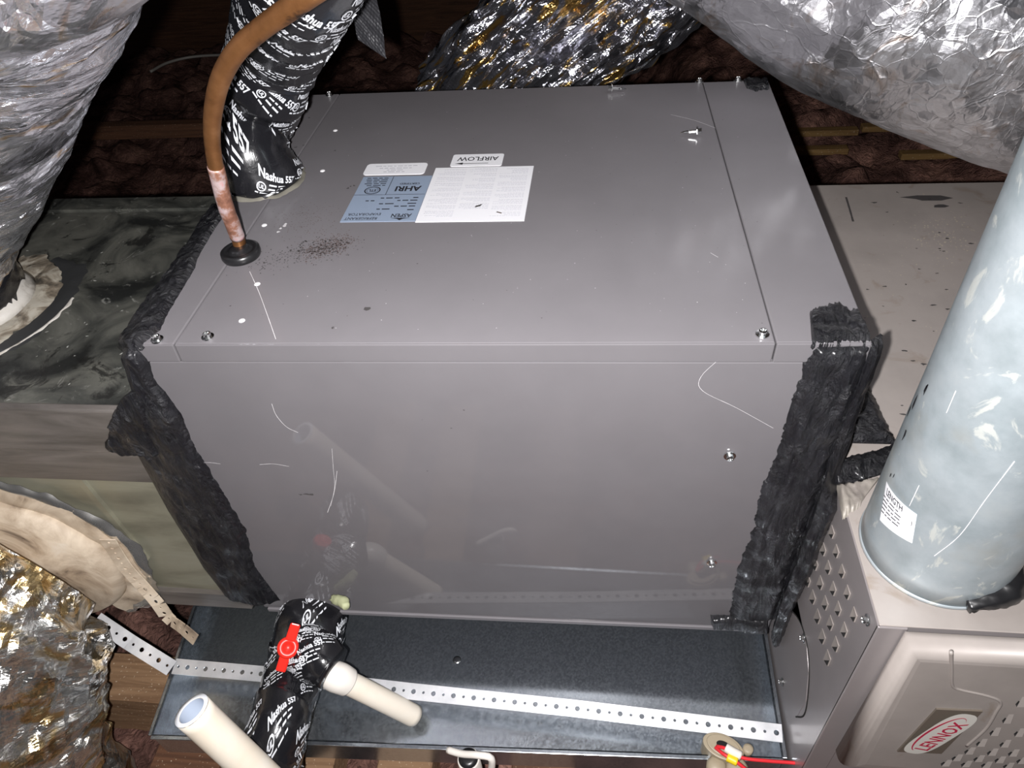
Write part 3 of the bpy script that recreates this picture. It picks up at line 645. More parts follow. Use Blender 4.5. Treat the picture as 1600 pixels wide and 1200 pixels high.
# ------------------------------------------------------------------ furnace
XF, YF, ZF = .675, -.145, .286
fu = thing('furnace', (.95, .22, -.25), 'beige grey furnace cabinet on the right with punched louvres and moulded door', 'furnace')
mb = MB(); mb.box((XF + .001, YF + .001, -.25), (1.5, .605, ZF - .001)); mb.build('body', FSIDE, fu)
mb = MB(); mb.box((XF - .0005, YF - .001, ZF - .0015), (1.5, .606, ZF)); bev(mb.build('top_panel', FURN, fu), .0008)
mb = MB(); mb.box((XF - .001, YF, -.25), (XF + .001, .60, ZF - .003)); mb.build('side_panel', FSIDE, fu)
mb = MB(); mb.box((XF - .001, YF - .0015, -.25), (XF + .023, YF + .002, ZF - .003)); bev(mb.build('corner_post', FSIDE, fu), .001)
yd = YF - .003
dl = at(1415, 985, 1, yd).x
# moulded door
def prism_door():
    v = []; f = []; K = 7; x1, z1, z0 = 1.45, ZF - .004, .030
    for i in range(K + 1):
        a = math.pi / 2 * i / K; out = .021 * math.sin(a); k = (1 - math.cos(a)) ** 1.7
        v += [V(dl + .020 * k, yd - out, z0 + .022 * k), V(x1 - .01 * k, yd - out, z0 + .022 * k), V(x1 - .01 * k, yd - out, z1 - .010 * k), V(dl + .009 * k, yd - out, z1 - .010 * k)]
    for i in range(K):
        for j in range(4): k = (j + 1) % 4; f.append((i * 4 + j, i * 4 + k, (i + 1) * 4 + k, (i + 1) * 4 + j))
    b = K * 4; f.append((b, b + 1, b + 2, b + 3)); f.append((3, 2, 1, 0)); o = new('door', v, f, FURN, fu, False)
    for p in o.data.polygons: p.use_smooth = len(p.vertices) == 4 and abs(p.normal.y) < .98
    return o
door = prism_door()
yq = yd - .0212
t = Tube([at(u, v, 1, yq + .0006) for u, v in ((1486, 1018), (1487, 1045), (1488, 1070), (1500, 1077), (1540, 1086), (1563, 1096), (1556, 1112), (1540, 1138), (1510, 1165))], .0016, 60)
t.mesh('raised_bead', FURN, fu, 8)
# badge
bq = [at(u, v, 1, yq - .0015) for u, v in ((1402, 1175), (1471, 1178), (1535.7, 1112), (1463.5, 1108.7))]
mb = MB(); mb.hexa([p + V(0, .002, 0) for p in bq] + bq); bd = mb.build('badge', BADGE, fu); lab(bd, 'dark nameplate with cream oval')
def bfn(x, y, o=.0006):   # x,y in 0..1
    p = bq[0].lerp(bq[1], x).lerp(bq[3].lerp(bq[2], x), y); return p + V(0, -o, 0)
# badge frame: long axis runs up the plate
ax = (bq[3] + bq[2] - bq[0] - bq[1]) / 2; ce = sum(bq, V(0, 0, 0)) / 4
c0, c1 = at(1424, 1172, 1, yq), at(1513, 1114, 1, yq); ln = (c1 - c0); LL = ln.length; ux = ln.normalized(); uy = V(0, -1, 0).cross(ux).normalized() 
uy = -uy if uy.z < 0 and False else uy
def lf(x, y, o=.0020): return ce + ux * x + uy * y + V(0, -o, 0)
mb = MB(); pts = []
a_, b_ = LL * .52, .0145
for i in range(36):
    t_ = 6.283 * i / 36; cx_, sy_ = math.cos(t_), math.sin(t_)
    pts.append(lf(a_ * (abs(cx_) ** .55) * (1 if cx_ > 0 else -1), b_ * (abs(sy_) ** .75) * (1 if sy_ > 0 else -1), .0018))
mb.add(pts, [tuple(range(36))]); mb.build('nameplate', BADGEL, bd)
mb = MB(); text_on(mb, 'LENNOX', lambda x, y: lf(x, y, .0024), -.003, -.0035, .0185, 0, .02, 0, .88)
for i in range(26):
    t0, t1_ = math.radians(-35 + 205 * i / 26), math.radians(-35 + 205 * (i + 1) / 26); w0, w1 = .0024 * math.sin(math.pi * min(1, (26 - i) / 26 * .9 + .1)), .0024 * math.sin(math.pi * min(1, (25 - i) / 26 * .9 + .1))
    mb.add([lf(a_ * .82 * math.cos(t0), .0008 + .0105 * math.sin(t0), .0024), lf((a_ * .82 + w0) * math.cos(t0), .0008 + (.0105 + w0) * math.sin(t0), .0024), lf((a_ * .82 + w1) * math.cos(t1_), .0008 + (.0105 + w1) * math.sin(t1_), .0024), lf(a_ * .82 * math.cos(t1_), .0008 + .0105 * math.sin(t1_), .0024)], [(0, 1, 2, 3)])
mb.build('lettering', LENR, bd)
# side louvres
for X0, Y0 in ((735, 440), (690, 530), (758, 540), (648, 605), (716, 625), (788, 645), (608, 690), (675, 705), (742, 735), (816, 755), (635, 780), (700, 810), (768, 840), (850, 870), (660, 880), (727, 915), (800, 950), (685, 985), (755, 1025), (712, 1095)):
    u, v = 1080 + X0 * .3, 700 + Y0 * .3; s_ = 1 + (v - 840) / 900
    T, Lf, Rt, Bt, d0, d1, d2 = (at(u + a * s_, v + b * s_, 0, XF - .0012) for a, b in ((-.5, -12), (-5, 2), (4.5, 1.5), (1, 10), (-3.4, 2.6), (3.8, 3.0), (1.0, 9.8)))
    o_ = V(-.0012, 0, 0); mb = MB()
    mb.add([T + o_ * .3, Lf + o_, Bt + o_, Rt + o_, T, Lf, Bt, Rt], [(0, 1, 2, 3), (0, 4, 5, 1), (1, 5, 6, 2), (2, 6, 7, 3), (3, 7, 4, 0)], 0)
    q = V(-.0016, 0, 0); mb.add([d0 + q, d1 + q, d2 + q], [(0, 1, 2)], 1)
    mb.build('louvre', [FURN, DARK], fu)
# front louvres
for X0, Y0 in ((1575, 750), (1495, 850), (1565, 930), (1420, 925), (1340, 990), (1480, 995), (1270, 1038), (1405, 1045), (1530, 1050), (1195, 1078), (1325, 1083), (1450, 1090), (1580, 1095), (1130, 1110), (1250, 1115), (1370, 1120), (1500, 1126)):
    u, v = 1180 + X0 * .2625, 900 + Y0 * .2625; s_ = .45 + .55 * (1150 - Y0) / 400
    P = [at(u + a, v + b * s_, 1, yq) for a, b in ((-7, 3), (5, 3), (12, -8), (4, -8))]
    o_ = V(0, -.0028, 0); mb = MB(); mb.add([P[0] + o_, P[1] + o_, P[2], P[3]], [(0, 1, 2, 3)], 0); mb.add([P[1], P[1] + o_, P[2]], [(0, 2, 1)], 0)
    D = at(u - 2, v - 2 * s_, 1, yq - .0004); mb.add([P[0] + o_ * .1, P[1] + o_ * .1, D], [(0, 1, 2)], 1); mb.add([P[0], P[1], P[1] + o_, P[0] + o_], [(0, 1, 2, 3)], 1)
    mb.build('louvre', [FURN, DARK], fu)
for u, v in ((1356, 969), (1257, 997), (1223, 1066), (1226, 1174)): put(sme, 'screw', at(u, v, 0, XF - .0012), (-1, 0, 0), fu, .95)
# loose curved flap on the side
t = Tube([at(u, v, 0, XF - .001) for u, v in ((1222, 950), (1238, 955), (1252, 975), (1262, 1010), (1265, 1050), (1262, 1095), (1256, 1118), (1244, 1120))], .0011, 50); t.mesh('flap_edge', DARK, fu, 6)
A = [at(u, v, 0, XF - .0015) for u, v in ((1224, 948), (1238, 954), (1252, 975), (1260, 1010), (1263, 1050), (1259, 1095), (1246, 1118))]; B = [V(XF - .0015, .14, p.z) for p in A]
mb = MB()
for i in range(len(A) - 1): mb.add([A[i], A[i + 1], B[i + 1], B[i], A[i] + V(.001, 0, 0), A[i + 1] + V(.001, 0, 0)], [(0, 1, 2, 3), (0, 1, 5, 4)])
mb.build('side_flap', FSIDE, fu)
# debris on the furnace lid
mb = MB(); rnd = random.Random(8)
for i in range(170): blot(at(rnd.gauss(1475, 32), rnd.gauss(372, 26), 2, ZF + .0005), X, Y, rnd.uniform(.0004, .0014))
for i in range(60): blot(at(rnd.uniform(1330, 1500), rnd.uniform(296, 520), 2, ZF + .0005), X, Y, rnd.uniform(.0004, .001))
stuff(mb.build('sawdust_specks', DUST, fu)); mb = MB()
blot(at(1445, 310, 2, ZF + .0005), X * 3, Y * .8, .012); blot(at(1470, 322, 2, ZF + .0005), X * 1.4, Y, .008)
hair(mb, [at(1322, 308, 2, ZF + .0006), at(1328, 328, 2, ZF + .0006), at(1333, 346, 2, ZF + .0006)], .0025, Z)
for i in range(46): blot(at(rnd.uniform(1340, 1520), rnd.uniform(300, 700), 2, ZF + .0005), X * rnd.uniform(1, 3), Y, rnd.uniform(.0006, .002))
stuff(mb.build('grime_marks', GRIME, fu))
# mastic lump where cabinet meets furnace
mb = MB(); q = [at(1350, 585, 2, .300), at(1402, 690, 2, .300), at(1385, 702, 2, .300), at(1306, 716, 2, .300)]
A = [at(u, v, 2, .298) for u, v in ((1352, 560), (1362, 610), (1380, 650), (1402, 690))]; B = [V(.664, p.y, .298) for p in A]
pad('mastic_seal', A, B, (0, 0, 1), .008, MAST, fu, 40, 16, .03, seed=12)
A = [at(u, v, 2, .300) for u, v in ((1300, 722), (1340, 712), (1375, 704), (1404, 692))]; B = [at(u, v, 2, .287) for u, v in ((1306, 758), (1335, 756), (1365, 746), (1398, 738))]
pad('mastic_seal', A, B, (0, -.8, .6), .007, MAST, fu, 40, 12, .06, seed=13)
m = N('grey_mastic'); m.col(m.ramp(m.noise(20, 6), [(.3, (.15, .13, .12)), (.7, (.38, .35, .30))])); m.set(Roughness=.45); m.bump(m.noise(60, 5), .6, .002); GMAST = m.mat
A = [at(u, v, 2, ZF) for u, v in ((1308, 756), (1340, 752), (1378, 744))]; B = [at(u, v, 2, ZF) for u, v in ((1318, 808), (1342, 796), (1352, 776))]
pad('mastic_seal', A, B, (0, 0, 1), .005, GMAST, fu, 30, 10, .08, seed=14)
# lower strip of mastic covering the gap on the furnace side
A = [onf(u, v, .003) for u, v in ((1300, 705), (1282, 760), (1256, 830), (1235, 890), (1219, 935), (1204, 985))]
B = [at(u, v, 0, XF - .004) for u, v in ((1306, 735), (1306, 800), (1284, 850), (1268, 895), (1240, 952), (1216, 1012))]
pad('mastic_seal', A, B, (-.5, -.86, 0), .008, MAST, fu, 70, 14, .07, seed=15, lump=.7)

# ------------------------------------------------------------------ vent pipe
vb = V(.741, -.065, ZF); vd = V(.02, .03, 1).normalized()
vp = thing('vent_pipe', vb, 'wide dull galvanised vent pipe standing on the furnace lid', 'pipe')
tv = Tube([vb + vd * .001, vb + vd * .25, vb + vd * .75], .0618, 40)
tv.mesh('pipe_wall', VENT, vp, 96, lambda q, th: .0004 * noise.noise(V(math.cos(th) * 2, math.sin(th) * 2, q * 12)), True)
cs = [tv.hit(u, v) for u, v in ((1387, 752), (1434, 803), (1426, 848), (1376, 812))]
def unw(a, ref): 
    while a - ref > math.pi: a -= 2 * math.pi
    while ref - a > math.pi: a += 2 * math.pi
    return a
cs = [(q, unw(t_, cs[0][1])) for q, t_ in cs]
def vfn(x, y, o=.0008):
    a = (cs[3][0] * (1 - x) + cs[2][0] * x, cs[3][1] * (1 - x) + cs[2][1] * x); b = (cs[0][0] * (1 - x) + cs[1][0] * x, cs[0][1] * (1 - x) + cs[1][1] * x)
    return tv.ev(a[0] * (1 - y) + b[0] * y, a[1] * (1 - y) + b[1] * y, o)
mb = MB()
for i in range(12):
    x0, x1 = i / 12, (i + 1) / 12; mb.add([vfn(x0, 0), vfn(x1, 0), vfn(x1, 1), vfn(x0, 1)], [(0, 1, 2, 3)])
vl = mb.build('paper_label', WHITE, vp); lab(vl, 'white sticker'); mb = MB(); fn = lambda x, y: vfn(x, y, .0013)
text_on(mb, 'LENGTH', fn, .40, .84, .24, 0, .02, 0, .62)
text_on(mb, '1', fn, .93, .62, .22, 0, .03, 0, .4)
for y in (.66, .56, .46, .36, .26): words(mb, fn, .04, .66, y, .05, rnd)
mb.build('printing', INK, vl)
mb = MB()
for L_, wd in ((((1460, 868), (1500, 835), (1540, 780), (1585, 720)), .0004), (((1422, 790), (1437, 758)), .0004), (((1480, 645), (1495, 610)), .0004)): 
    hair(mb, [tv.ev(*tv.hit(u, v), .0007) for u, v in L_], wd, ray(1480, 700))
stuff(mb.build('scratches', SCR, vp))
mb = MB()
for u, v, a, b in ((1430, 630, .002, .008), (1422, 642, .002, .006), (1448, 608, .002, .007), (1415, 678, .0015, .007), (1393, 742, .0008, .003), (1398, 743, .0008, .003)):
    q, th = tv.hit(u, v); k = 7; mb.add([tv.ev(q + b * math.sin(6.28 * i / k) * rnd.uniform(.6, 1.2), th + a * math.cos(6.28 * i / k) * rnd.uniform(.5, 1.3) / .062, .0007) for i in range(k)], [tuple(range(k))])
stuff(mb.build('mastic_marks', MAST, vp))
lathe('pipe_seal', [(.0630, 0), (.0628, .002), (.0622, .003)], VENT, vb, vp, 60)
# black boot behind the pipe
o = Tube([at(1510, 946, 2, ZF + .006), at(1540, 938, 2, ZF + .010), at(1572, 920, 2, ZF + .012), at(1578, 895, 2, ZF + .013), at(1572, 868, 2, ZF + .012)], [.005, .007, .012, .010, .006], 30).mesh('cable_boot', RUBBER, None, 20, wrinkle(.002, 60, 2, 3)); tag(o, 'glossy black rubber boot at the foot of the vent pipe', 'boot')

# ------------------------------------------------------------------ drain pan
dp = thing('drain_pan', (.26, .1, -.12), 'shallow galvanised emergency drain pan below the coil cabinet', 'pan')
ZB, ZR = -.12, -.085
fl_, fr_, br_, bl_ = V(-.138, -.150, ZB), V(.6665, -.117, ZB), V(.6665, .52, ZB), V(-.21, .50, ZB)
def pan_wall(a, b, nm='wall'):
    d = (b - a).normalized(); n = Z.cross(d) * .0012; mb = MB(); h = V(0, 0, ZR - ZB)
    D_ = V(0, 0, -.020); mb.hexa([a - n + D_, b - n + D_, b + n + D_, a + n + D_, a - n + h, b - n + h, b + n + h, a + n + h]); w_ = n.normalized() * .005
    mb.hexa([a - n + h - V(0, 0, .004) - w_ * 0, b - n + h - V(0, 0, .004), b + w_ + h - V(0, 0, .004), a + w_ + h - V(0, 0, .004), a - n + h, b - n + h, b + w_ + h, a + w_ + h])
    return bev(mb.build(nm, GALV, dp), .0008)
mb = MB(); NX, NY = 70, 70; vv = []; ff = []
def zfl(x, y): return ZB - .14 * max(0, -.040 - y) + .0012 * noise.noise(V(x * 5, y * 7, 1)) * min(1, (y + .14) * 20 if y < -.09 else 1)
for j in range(NY + 1):
    t = (j / NY) ** 1.6
    for i in range(NX + 1):
        q = fl_.lerp(fr_, i / NX).lerp(bl_.lerp(br_, i / NX), t); vv.append(V(q.x, q.y, zfl(q.x, q.y)))
n0 = len(vv); vv += [q - V(0, 0, .0012) for q in vv]
for j in range(NY):
    for i in range(NX): a = j * (NX + 1) + i; ff += [(a, a + 1, a + NX + 2, a + NX + 1), (n0 + a, n0 + a + NX + 1, n0 + a + NX + 2, n0 + a + 1)]
pf = new('pan_floor', vv, ff, GALV, dp, True)
pan_wall(fr_, fl_); pan_wall(br_, fr_); pan_wall(bl_, br_); pan_wall(fl_, bl_)
lathe('spot_weld', [(.006, 0), (.0055, .0006), (.003, .001)], ZINC, at(714, 1031, 2, ZB), dp, 16)
mb = MB(); blot(at(785, 1143, 2, ZB - .0125), X, Y, .004); blot(at(782, 1137, 2, ZB - .012), X, Y, .003); blot(at(789, 1150, 2, ZB - .013), X, Y * 1.4, .002); stuff(mb.build('grime_marks', GRIME, dp))
# two rails in the pan carry the cabinet (hidden under it)
for x in (.12, .54):
    mb = MB(); mb.box((x - .02, .22, ZB), (x + .02, .50, -.0057)); o = bev(mb.build('support_rail', GALV)); tag(o, 'galvanised rail in the pan under the %s half of the coil cabinet' % ('left' if x < .3 else 'right'), 'rail', 'support rails under the coil cabinet')

# ------------------------------------------------------------------ perforated straps
def strap(name, P, Wd, nrm, mat, label, hole=.0032, step=.0135, parent=None, wd=None):
    """P centreline, Wd width, nrm per-point face normal; real punched holes"""
    n = max(2, int(sum((P[i + 1] - P[i]).length for i in range(len(P) - 1)) / step)); C_ = resample(P, n)
    Nn = resample(nrm, n) if len(nrm) > 1 else [Vector(nrm[0])] * (n + 1)
    v = []; f = []; K = 12
    def frame(q):
        i = min(int(q), n - 1); fr = q - i; c = C_[i].lerp(C_[i + 1], fr); t = (C_[min(i + 1, n)] - C_[i]).normalized(); N2 = Nn[i].lerp(Nn[i + 1], fr).normalized()
        s2 = t.cross(N2).normalized(); return c, t, s2, s2.cross(t).normalized()
    th = .0008
    for i in range(n):
        c, t, s2, nn = frame(i + .5); seg = (C_[i + 1] - C_[i]).length
        r = hole if i % 2 else hole * .58
        ca, _, sa, na = frame(i); cb, _, sb, nb = frame(i + .9999)
        cor = []
        def edge(a):        # point on the cell's rectangle in direction a
            x, y = math.cos(a), math.sin(a); hx, hy = .5, .5; k = min(hx / max(1e-6, abs(x)), hy / max(1e-6, abs(y))); return x * k, y * k
        b = len(v)
        for k in range(K):
            a = 2 * math.pi * (k + .5) / K if False else 2 * math.pi * k / K + math.pi / 4
            ex, ey = edge(a); base = ca.lerp(cb, ex + .5) ; sd = sa.lerp(sb, ex + .5)
            po = base + sd * ey * Wd; pi_ = c + t * r * math.cos(a) + s2 * r * math.sin(a)
            v += [po + nn * th, pi_ + nn * th, po - nn * th, pi_ - nn * th]
        for k in range(K):
            j = (k + 1) % K; A_, B_ = b + 4 * k, b + 4 * j
            f += [(A_, B_, B_ + 1, A_ + 1), (A_ + 2, A_ + 3, B_ + 3, B_ + 2), (A_ + 1, B_ + 1, B_ + 3, A_ + 3), (A_, A_ + 2, B_ + 2, B_)]
    o = new(name, v, f, mat, parent)
    if label: tag(o, label, 'strap')
    return o
facing = V(0, -.25, 1)
zs = -.078
P = [at(u, v, 2, zs) for u, v in ((272, 1041), (420, 1054), (640, 1080), (900, 1107), (1222, 1146))]
strap('hanger_strap', P, .0205, [facing], STRAP, 'long bright perforated steel strap stretched across the drain pan')
P = [at(150, 968, 2, zs + .05), at(205, 1005, 2, zs + .025), at(268, 1044, 2, zs + .002)]
strap('hanger_strap', P, .021, [V(.3, -.4, 1)], STRAP, 'short shiny perforated strap rising left from the pan rim to the foil duct')
mb = MB()
P = [at(168, 843, 1, -.012), at(195, 885, 1, -.014), at(222, 915, 1, -.018), at(248, 945, 1, -.03), at(262, 965, 1, -.035), at(285, 982, 1, -.045), at(306, 1000, 1, -.055)]
strap('hanger_strap', catmull(P, 24), .0200, [V(.1, -1, .3)], BEIGE, 'beige mastic-smeared perforated strap hanging off the plenum front', .0028, .0105)

# ------------------------------------------------------------------ tape-wrapped lines
def tape_disp(pitch, amp, seed):
    def d(q, th):
        fr = ((q / pitch) + th / (2 * math.pi)) % 1; return amp * (1 - fr) + .0010 * noise.noise(V(math.cos(th) * 2, math.sin(th) * 2, q * 30 + seed)) + .0003 * noise.noise(V(math.cos(th) * 6, math.sin(th) * 6, q * 90 + seed))
    return d
def tape_print(tb, mb, rows, th_c, span, size, r, seed, disp, rotb=-.5):
    rnd = random.Random(seed); L = tb.L[-1]; nq = int(L / rows)
    for i in range(nq):
        for side in range(-2, 3):
            q0 = (i + .35) * rows + rnd.uniform(-.2, .2) * rows; t0 = th_c + side * span / 2.4 + (i % 2) * span / 5 + rnd.uniform(-.15, .15); ro = rotb + rnd.uniform(-.22, .22)
            def fn(x, y):
                c, s_ = math.cos(ro), math.sin(ro); X_, Y_ = x * c - y * s_, x * s_ + y * c; q = q0 + Y_; th = t0 + X_ / r
                return tb.ev(q, th, disp(q, th) + .0008)
            text_on(mb, 'Nashua 557', fn, 0, 0, size, 0, .03, 0, .8)
            ring(mb, fn, -size * 1.6, -size * 1.15, size * .36, size * .47, 12); text_on(mb, 'UL', fn, -size * 1.6, -size * 1.15, size * .5, 0, .03)
            words(mb, fn, -size * .9, size * 1.2, -size * .85, size * .26, rnd); words(mb, fn, -size * .9, size * .9, -size * 1.3, size * .26, rnd); words(mb, fn, -size * 2.1, size * .6, -size * 1.85, size * .22, rnd)
def facing_theta(tb):
    q = tb.L[-1] * .5; best = max(range(72), key=lambda k: (tb.ev(q, k * math.pi / 36) - tb.ev(q, k * math.pi / 36, -.01)).normalized().dot((CP - tb.ev(q, 0)).normalized())); return best * math.pi / 36
base = at(413, 284, 2, H); dep = (RM @ (base - CP)).z; r_ = 58 / F * dep
P = [base + V(0, .0, 0)]
for u, v, wpx in ((406, 235, 57), (401, 190, 57), (412, 135, 62), (432, 70, 66), (458, 0, 76), (490, -90, 90), (560, -260, 96)): P.append(pd(u, v, F * r_ / wpx))
P[0] = base - V(0, 0, .001); P[1] = base + V(-.006, .002, .045)
ts = Tube(P, [r_ * 1.02, r_ * .93, r_ * .9, r_, r_ * 1.02, r_ * 1.05, r_ * 1.05, r_ * 1.05], 90)
sl = thing('suction_line', base, 'thick black tape-wrapped refrigerant line rising from the cabinet lid', 'pipe')
di = tape_disp(.038, .0048, 1)
ts.mesh('tape_wrap', TAPE, sl, 64, di, True, True, 200)
mb = MB(); tape_print(ts, mb, .042, facing_theta(ts), 2.6, .0105, r_, 4, di); stuff(lab(mb.build('tape_printing', PRINT, sl), 'white repeated lettering on the tape'))
annulus('sealant_ring', base + V(0, 0, .001), r_ * .92, r_ * 1.12, X, Y, Z, .004, flat('sealant_grey', (.19, .18, .15), .4), sl, 0, 360, 3)
# copper line
cp = [at(378, 393, 2, H), pd(366, 360, .795)]
g0 = at(378, 397, 2, H); dg = (RM @ (g0 - CP)).z
P = [g0, pd(371, 370, dg * .985), pd(352, 320, dg * .93), pd(337, 260, dg * .88), pd(331, 200, dg * .83), pd(341, 135, dg * .77), pd(368, 82, dg * .72), pd(415, 40, dg * .68), pd(470, 2, dg * .64), pd(540, -50, dg * .60), pd(640, -150, dg * .58), pd(800, -330, dg * .60)]
cl = thing('copper_line', g0, 'bent bare copper refrigerant tube rising through a black grommet in the lid', 'pipe')
tcu = Tube(P, [.0068, .0068, .0070, .0070, .0073, .0078, .0078, .0078, .0078, .0078, .0078, .0078], 110); tcu.mesh('tube', COPPER, cl, 24, lambda q, th: .0003 * noise.noise(V(math.cos(th), math.sin(th), q * 25)))
tb_ = Tube(P[1:4], .0076, 30); tb_.mesh('brazed_joint', FLUX, cl, 20, lambda q, th: .0004 * noise.noise(V(math.cos(th), math.sin(th), q * 60)))
lathe('grommet', [(.0195, 0), (.0205, .003), (.0200, .0075), (.0175, .0092), (.0150, .0078), (.0115, .0075), (.0100, .010), (.0070, .011)], RUBBER, at(378, 400, 2, H), cl, 36)

# black cloth strip at the top
A = [pd(u, v, .78) for u, v in ((540, -40), (548, 8), (560, 62))]; B = [pd(u, v, .80) for u, v in ((578, -40), (594, 20), (604, 92))]
AA, BB = resample(A, 30), resample(B, 30); v = []; f = []
for k in (0, 1):
    for i in range(31):
        for j in range(11): v.append(AA[i].lerp(BB[i], j / 10) + V(0, -1, .5) * (.003 * noise.noise(V(i * .2, j * .4, 0)) + .0006 * ((i + j) % 2) + k * .0012))
for i in range(30):
    for j in range(10):
        a_ = i * 11 + j; f.append((a_, a_ + 1, a_ + 12, a_ + 11)); a_ += 341; f.append((a_, a_ + 11, a_ + 12, a_ + 1))
tag(new('cloth_strip', v, f, CLOTH), 'frayed black woven strip dangling beside the taped line', 'cloth')
# thin cable left
P = [at(235, 112, 2, -.115), at(262, 98, 2, -.115), at(300, 89, 2, -.12), at(352, 86, 2, -.12), at(420, 88, 2, -.12)]
o = Tube(P, .0055, 40).mesh('thin_cable', flat('grey_cable', (.35, .33, .30), .5), None, 8); tag(o, 'thin grey cable in the dark behind the copper tube', 'cable')

# ------------------------------------------------------------------ drain trap assembly
tr_ = thing('drain_trap', at(487, 955, 1, -.01), 'tape-wrapped condensate trap with red valve handle at the cabinet foot', 'pipe')
P = [onf(490, 962, -.002), at(484, 985, 1, -.028), at(472, 1030, 1, -.060), at(455, 1068, 1, -.095), at(441, 1110, 1, -.135), at(430, 1155, 1, -.168), at(424, 1205, 1, -.185), at(420, 1260, 1, -.19)]
tt = Tube(P, [.042, .044, .044, .036, .034, .034, .034, .034], 70); di2 = tape_disp(.04, .003, 8)
tt.mesh('tape_wrap', TAPE, tr_, 56, di2, True, True, 160)
mb = MB(); tape_print(tt, mb, .036, facing_theta(tt), 2.9, .0085, .038, 9, di2, .6 + math.pi); 
P2 = [at(470, 1010, 1, -.065), at(500, 1030, 1, -.080), at(522, 1044, 1, -.088)]
tt2 = Tube(P2, [.03, .030, .026], 30); tt2.mesh('branch_wrap', TAPE, tr_, 40, tape_disp(.03, .002, 3)); tape_print(tt2, mb, .019, facing_theta(tt2), 1.6, .0075, .028, 5, tape_disp(.03, .002, 3), 2.4)
stuff(lab(mb.build('tape_printing', PRINT, tr_), 'white repeated lettering on the tape'))
vh = V(.053, -.082, .046); vh = pd(450, 1012, (RM @ (vh - CP)).z)
n_ = (CP - vh).normalized(); top = pd(463, 978, (RM @ (vh - CP)).z); bot = pd(441, 1046, (RM @ (vh - CP)).z); ua = (top - bot).normalized(); ub = n_.cross(ua).normalized()
mb = MB()
def arm(s):
    w0, w1 = .0065, .0062; l0, l1 = .008 * s, .031 * s; q = []
    for h in (-.004, .004): q += [vh + ua * l0 + ub * w0 + n_ * h, vh + ua * l0 - ub * w0 + n_ * h, vh + ua * l1 - ub * w1 + n_ * h, vh + ua * l1 + ub * w1 + n_ * h]
    mb.hexa(q)
arm(1); arm(-1); hd = bev(mb.build('valve_handle', RED, tr_), .002, 2)
lathe('hub', [(.0115, -.006), (.0130, -.003), (.0130, .004), (.0115, .0065), (.006, .0068), (.0055, .0050)], RED, vh, hd, 28, n_)
lathe('valve_stem', [(.007, -.030), (.007, 0)], PVC, vh, tr_, 16, n_)
E0 = at(506, 1046, 1, -.086); E1 = at(532, 1062, 1, -.094); E2 = at(560, 1074, 1, -.094); E3 = at(648, 1119, 1, -.0925)
Tube([E0, at(522, 1056, 1, -.092), at(532, 1060, 1, -.0935), at(544, 1066, 1, -.0935)], [.017, .0185, .0185, .0172], 24).mesh('elbow', PVC, tr_, 32)
tp = Tube([at(535, 1062, 1, -.0935), at(595, 1092, 1, -.093), E3], .0143, 20); tp.mesh('stub_pipe', PVCA, tr_, 32, None, False, True, None, .003)
Tube([at(520, 936, 1, -.012), at(535, 940, 1, -.02), at(541, 948, 1, -.03)], [.004, .006, .003], 12).mesh('foam_edge', flat('pale_green_foam', (.42, .44, .26), .7), tr_, 12, wrinkle(.002, 80, 3, 1))

# open PVC riser, lower left
e0 = at(299, 1110, 1, -.20); dn = (at(384, 1190, 1, -.215) - e0).normalized()
print('PVC', e0, dn)
pr = thing('pvc_pipe', e0 + dn * .3, 'open-ended white plastic pipe standing before the pan at lower left', 'pipe')
dd = (RM @ (e0 - CP)).z; rr = 28.5 / F * dd
Tube([e0, e0 + dn * .15, e0 + dn * .32], rr, 24).mesh('pipe_wall', PVCA, pr, 40, None, False, True, None, .0045)
lathe('cut_rim', [(rr - .0044, .0002), (rr, .0002), (rr, -.0012), (rr - .0044, -.0012)], flat('fresh_cut_pvc', (.88, .90, .94), .4), e0, pr, 40, -dn, True, False)
o = lathe('pipe_bore', [(rr - .0047, -.0005), (rr - .0047, -.09), (.001, -.0905)], flat('bore_blue_white', (.40, .46, .56), .5), e0, pr, 40, -dn, True, False)
for q in o.data.polygons: q.flip()
# white fitting at pan front
fx = at(735, 1196, 1, -.158)
df = thing('drain_fitting', fx + V(0, 0, -.15), 'glossy white drain fitting with steel clip at the pan front', 'fitting')
lathe('fitting_body', [(.0135, -.16), (.0135, .020), (.0125, .022)], PVC, fx, df, 30)
lathe('black_plug', [(.0120, .0215), (.0118, .0245), (.006, .026)], RUBBER, fx, df, 24)
Tube([at(700, 1172, 1, -.15), at(722, 1178, 1, -.156), at(748, 1180, 1, -.160), at(768, 1186, 1, -.162), at(766, 1215, 1, -.168)], .0042, 24).mesh('clip', PVC, df, 10)

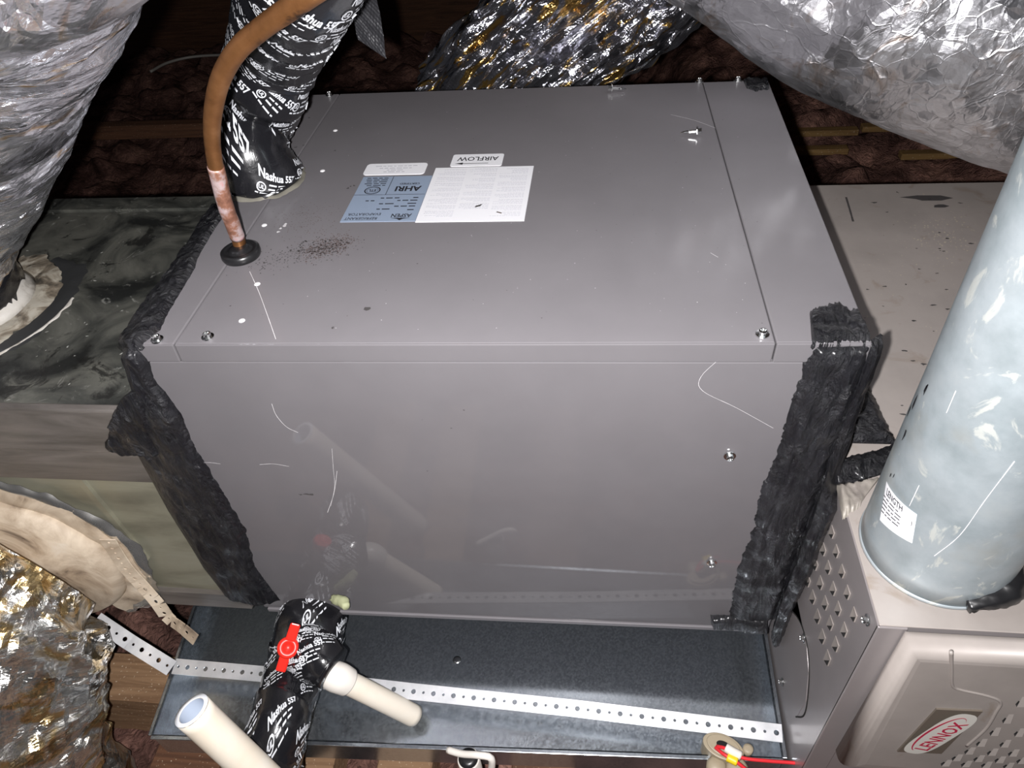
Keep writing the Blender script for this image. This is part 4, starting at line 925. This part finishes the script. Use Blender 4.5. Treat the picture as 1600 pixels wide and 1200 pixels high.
# ------------------------------------------------------------------ float switch
sw0 = at(1130, 1166, 2, -.072); sw = thing('float_switch', sw0, 'tan oval float switch clipped to the pan rim with red wires', 'switch')
sx, sy = (at(1162, 1174, 2, -.072) - sw0), (at(1126, 1145, 2, -.072) - sw0)
def oval(name, k, z0, z1, mat, par, hole=0):
    v = []; f = []; n = 36
    for z in (z0, z1):
        for i in range(n): t = 6.283 * i / n; v.append(sw0 + sx * k * math.cos(t) + sy * k * math.sin(t) + V(0, 0, z))
    f = [tuple(range(n - 1, -1, -1)), tuple(range(n, 2 * n))] + [(i, (i + 1) % n, n + (i + 1) % n, n + i) for i in range(n)]
    return bev(new(name, v, f, mat, par), .0012)
hs = oval('housing', 1, -.03, .0, TAN, sw); oval('lid', .82, 0, .003, TAN, sw); oval('cable_hole', .36, .001, .0034, DARK, sw)
lathe('screw_lug', [(.006, -.012), (.006, .001), (.003, .0012)], TAN, at(1169, 1170, 2, -.072), sw, 16)
for a, r in (((1118, 1194), .012), ((1150, 1196), .013)): 
    lathe('clamp_nut', [(r * .5, -.012), (r, -.010), (r, .006), (r * .7, .010)], TAN, at(*a, 2, -.088) + V(0, -.004, 0), sw, 10)
zt = -.066
o = Tube([at(1120, 1166, 2, zt), at(1135, 1170, 2, zt + .008), at(1160, 1184, 2, zt + .006), at(1200, 1189, 2, zt + .004), at(1240, 1192, 2, zt), at(1290, 1198, 2, zt), at(1325, 1190, 2, zt + .004)], .0021, 60).mesh('wire', REDW, sw, 10)
Tube([at(1118, 1168, 2, zt), at(1130, 1178, 2, zt + .006), at(1150, 1190, 2, zt + .006), at(1170, 1206, 2, zt)], .0021, 40).mesh('wire', REDW, sw, 10)
Tube([at(1134, 1168, 2, zt + .010), at(1144, 1174, 2, zt + .010), at(1157, 1181, 2, zt + .008)], .0052, 10).mesh('white_sleeve', PVC, sw, 14)
Tube([at(1136, 1183, 2, zt + .008), at(1152, 1191, 2, zt + .008)], .0048, 6).mesh('yellow_sleeve', YEL, sw, 14)
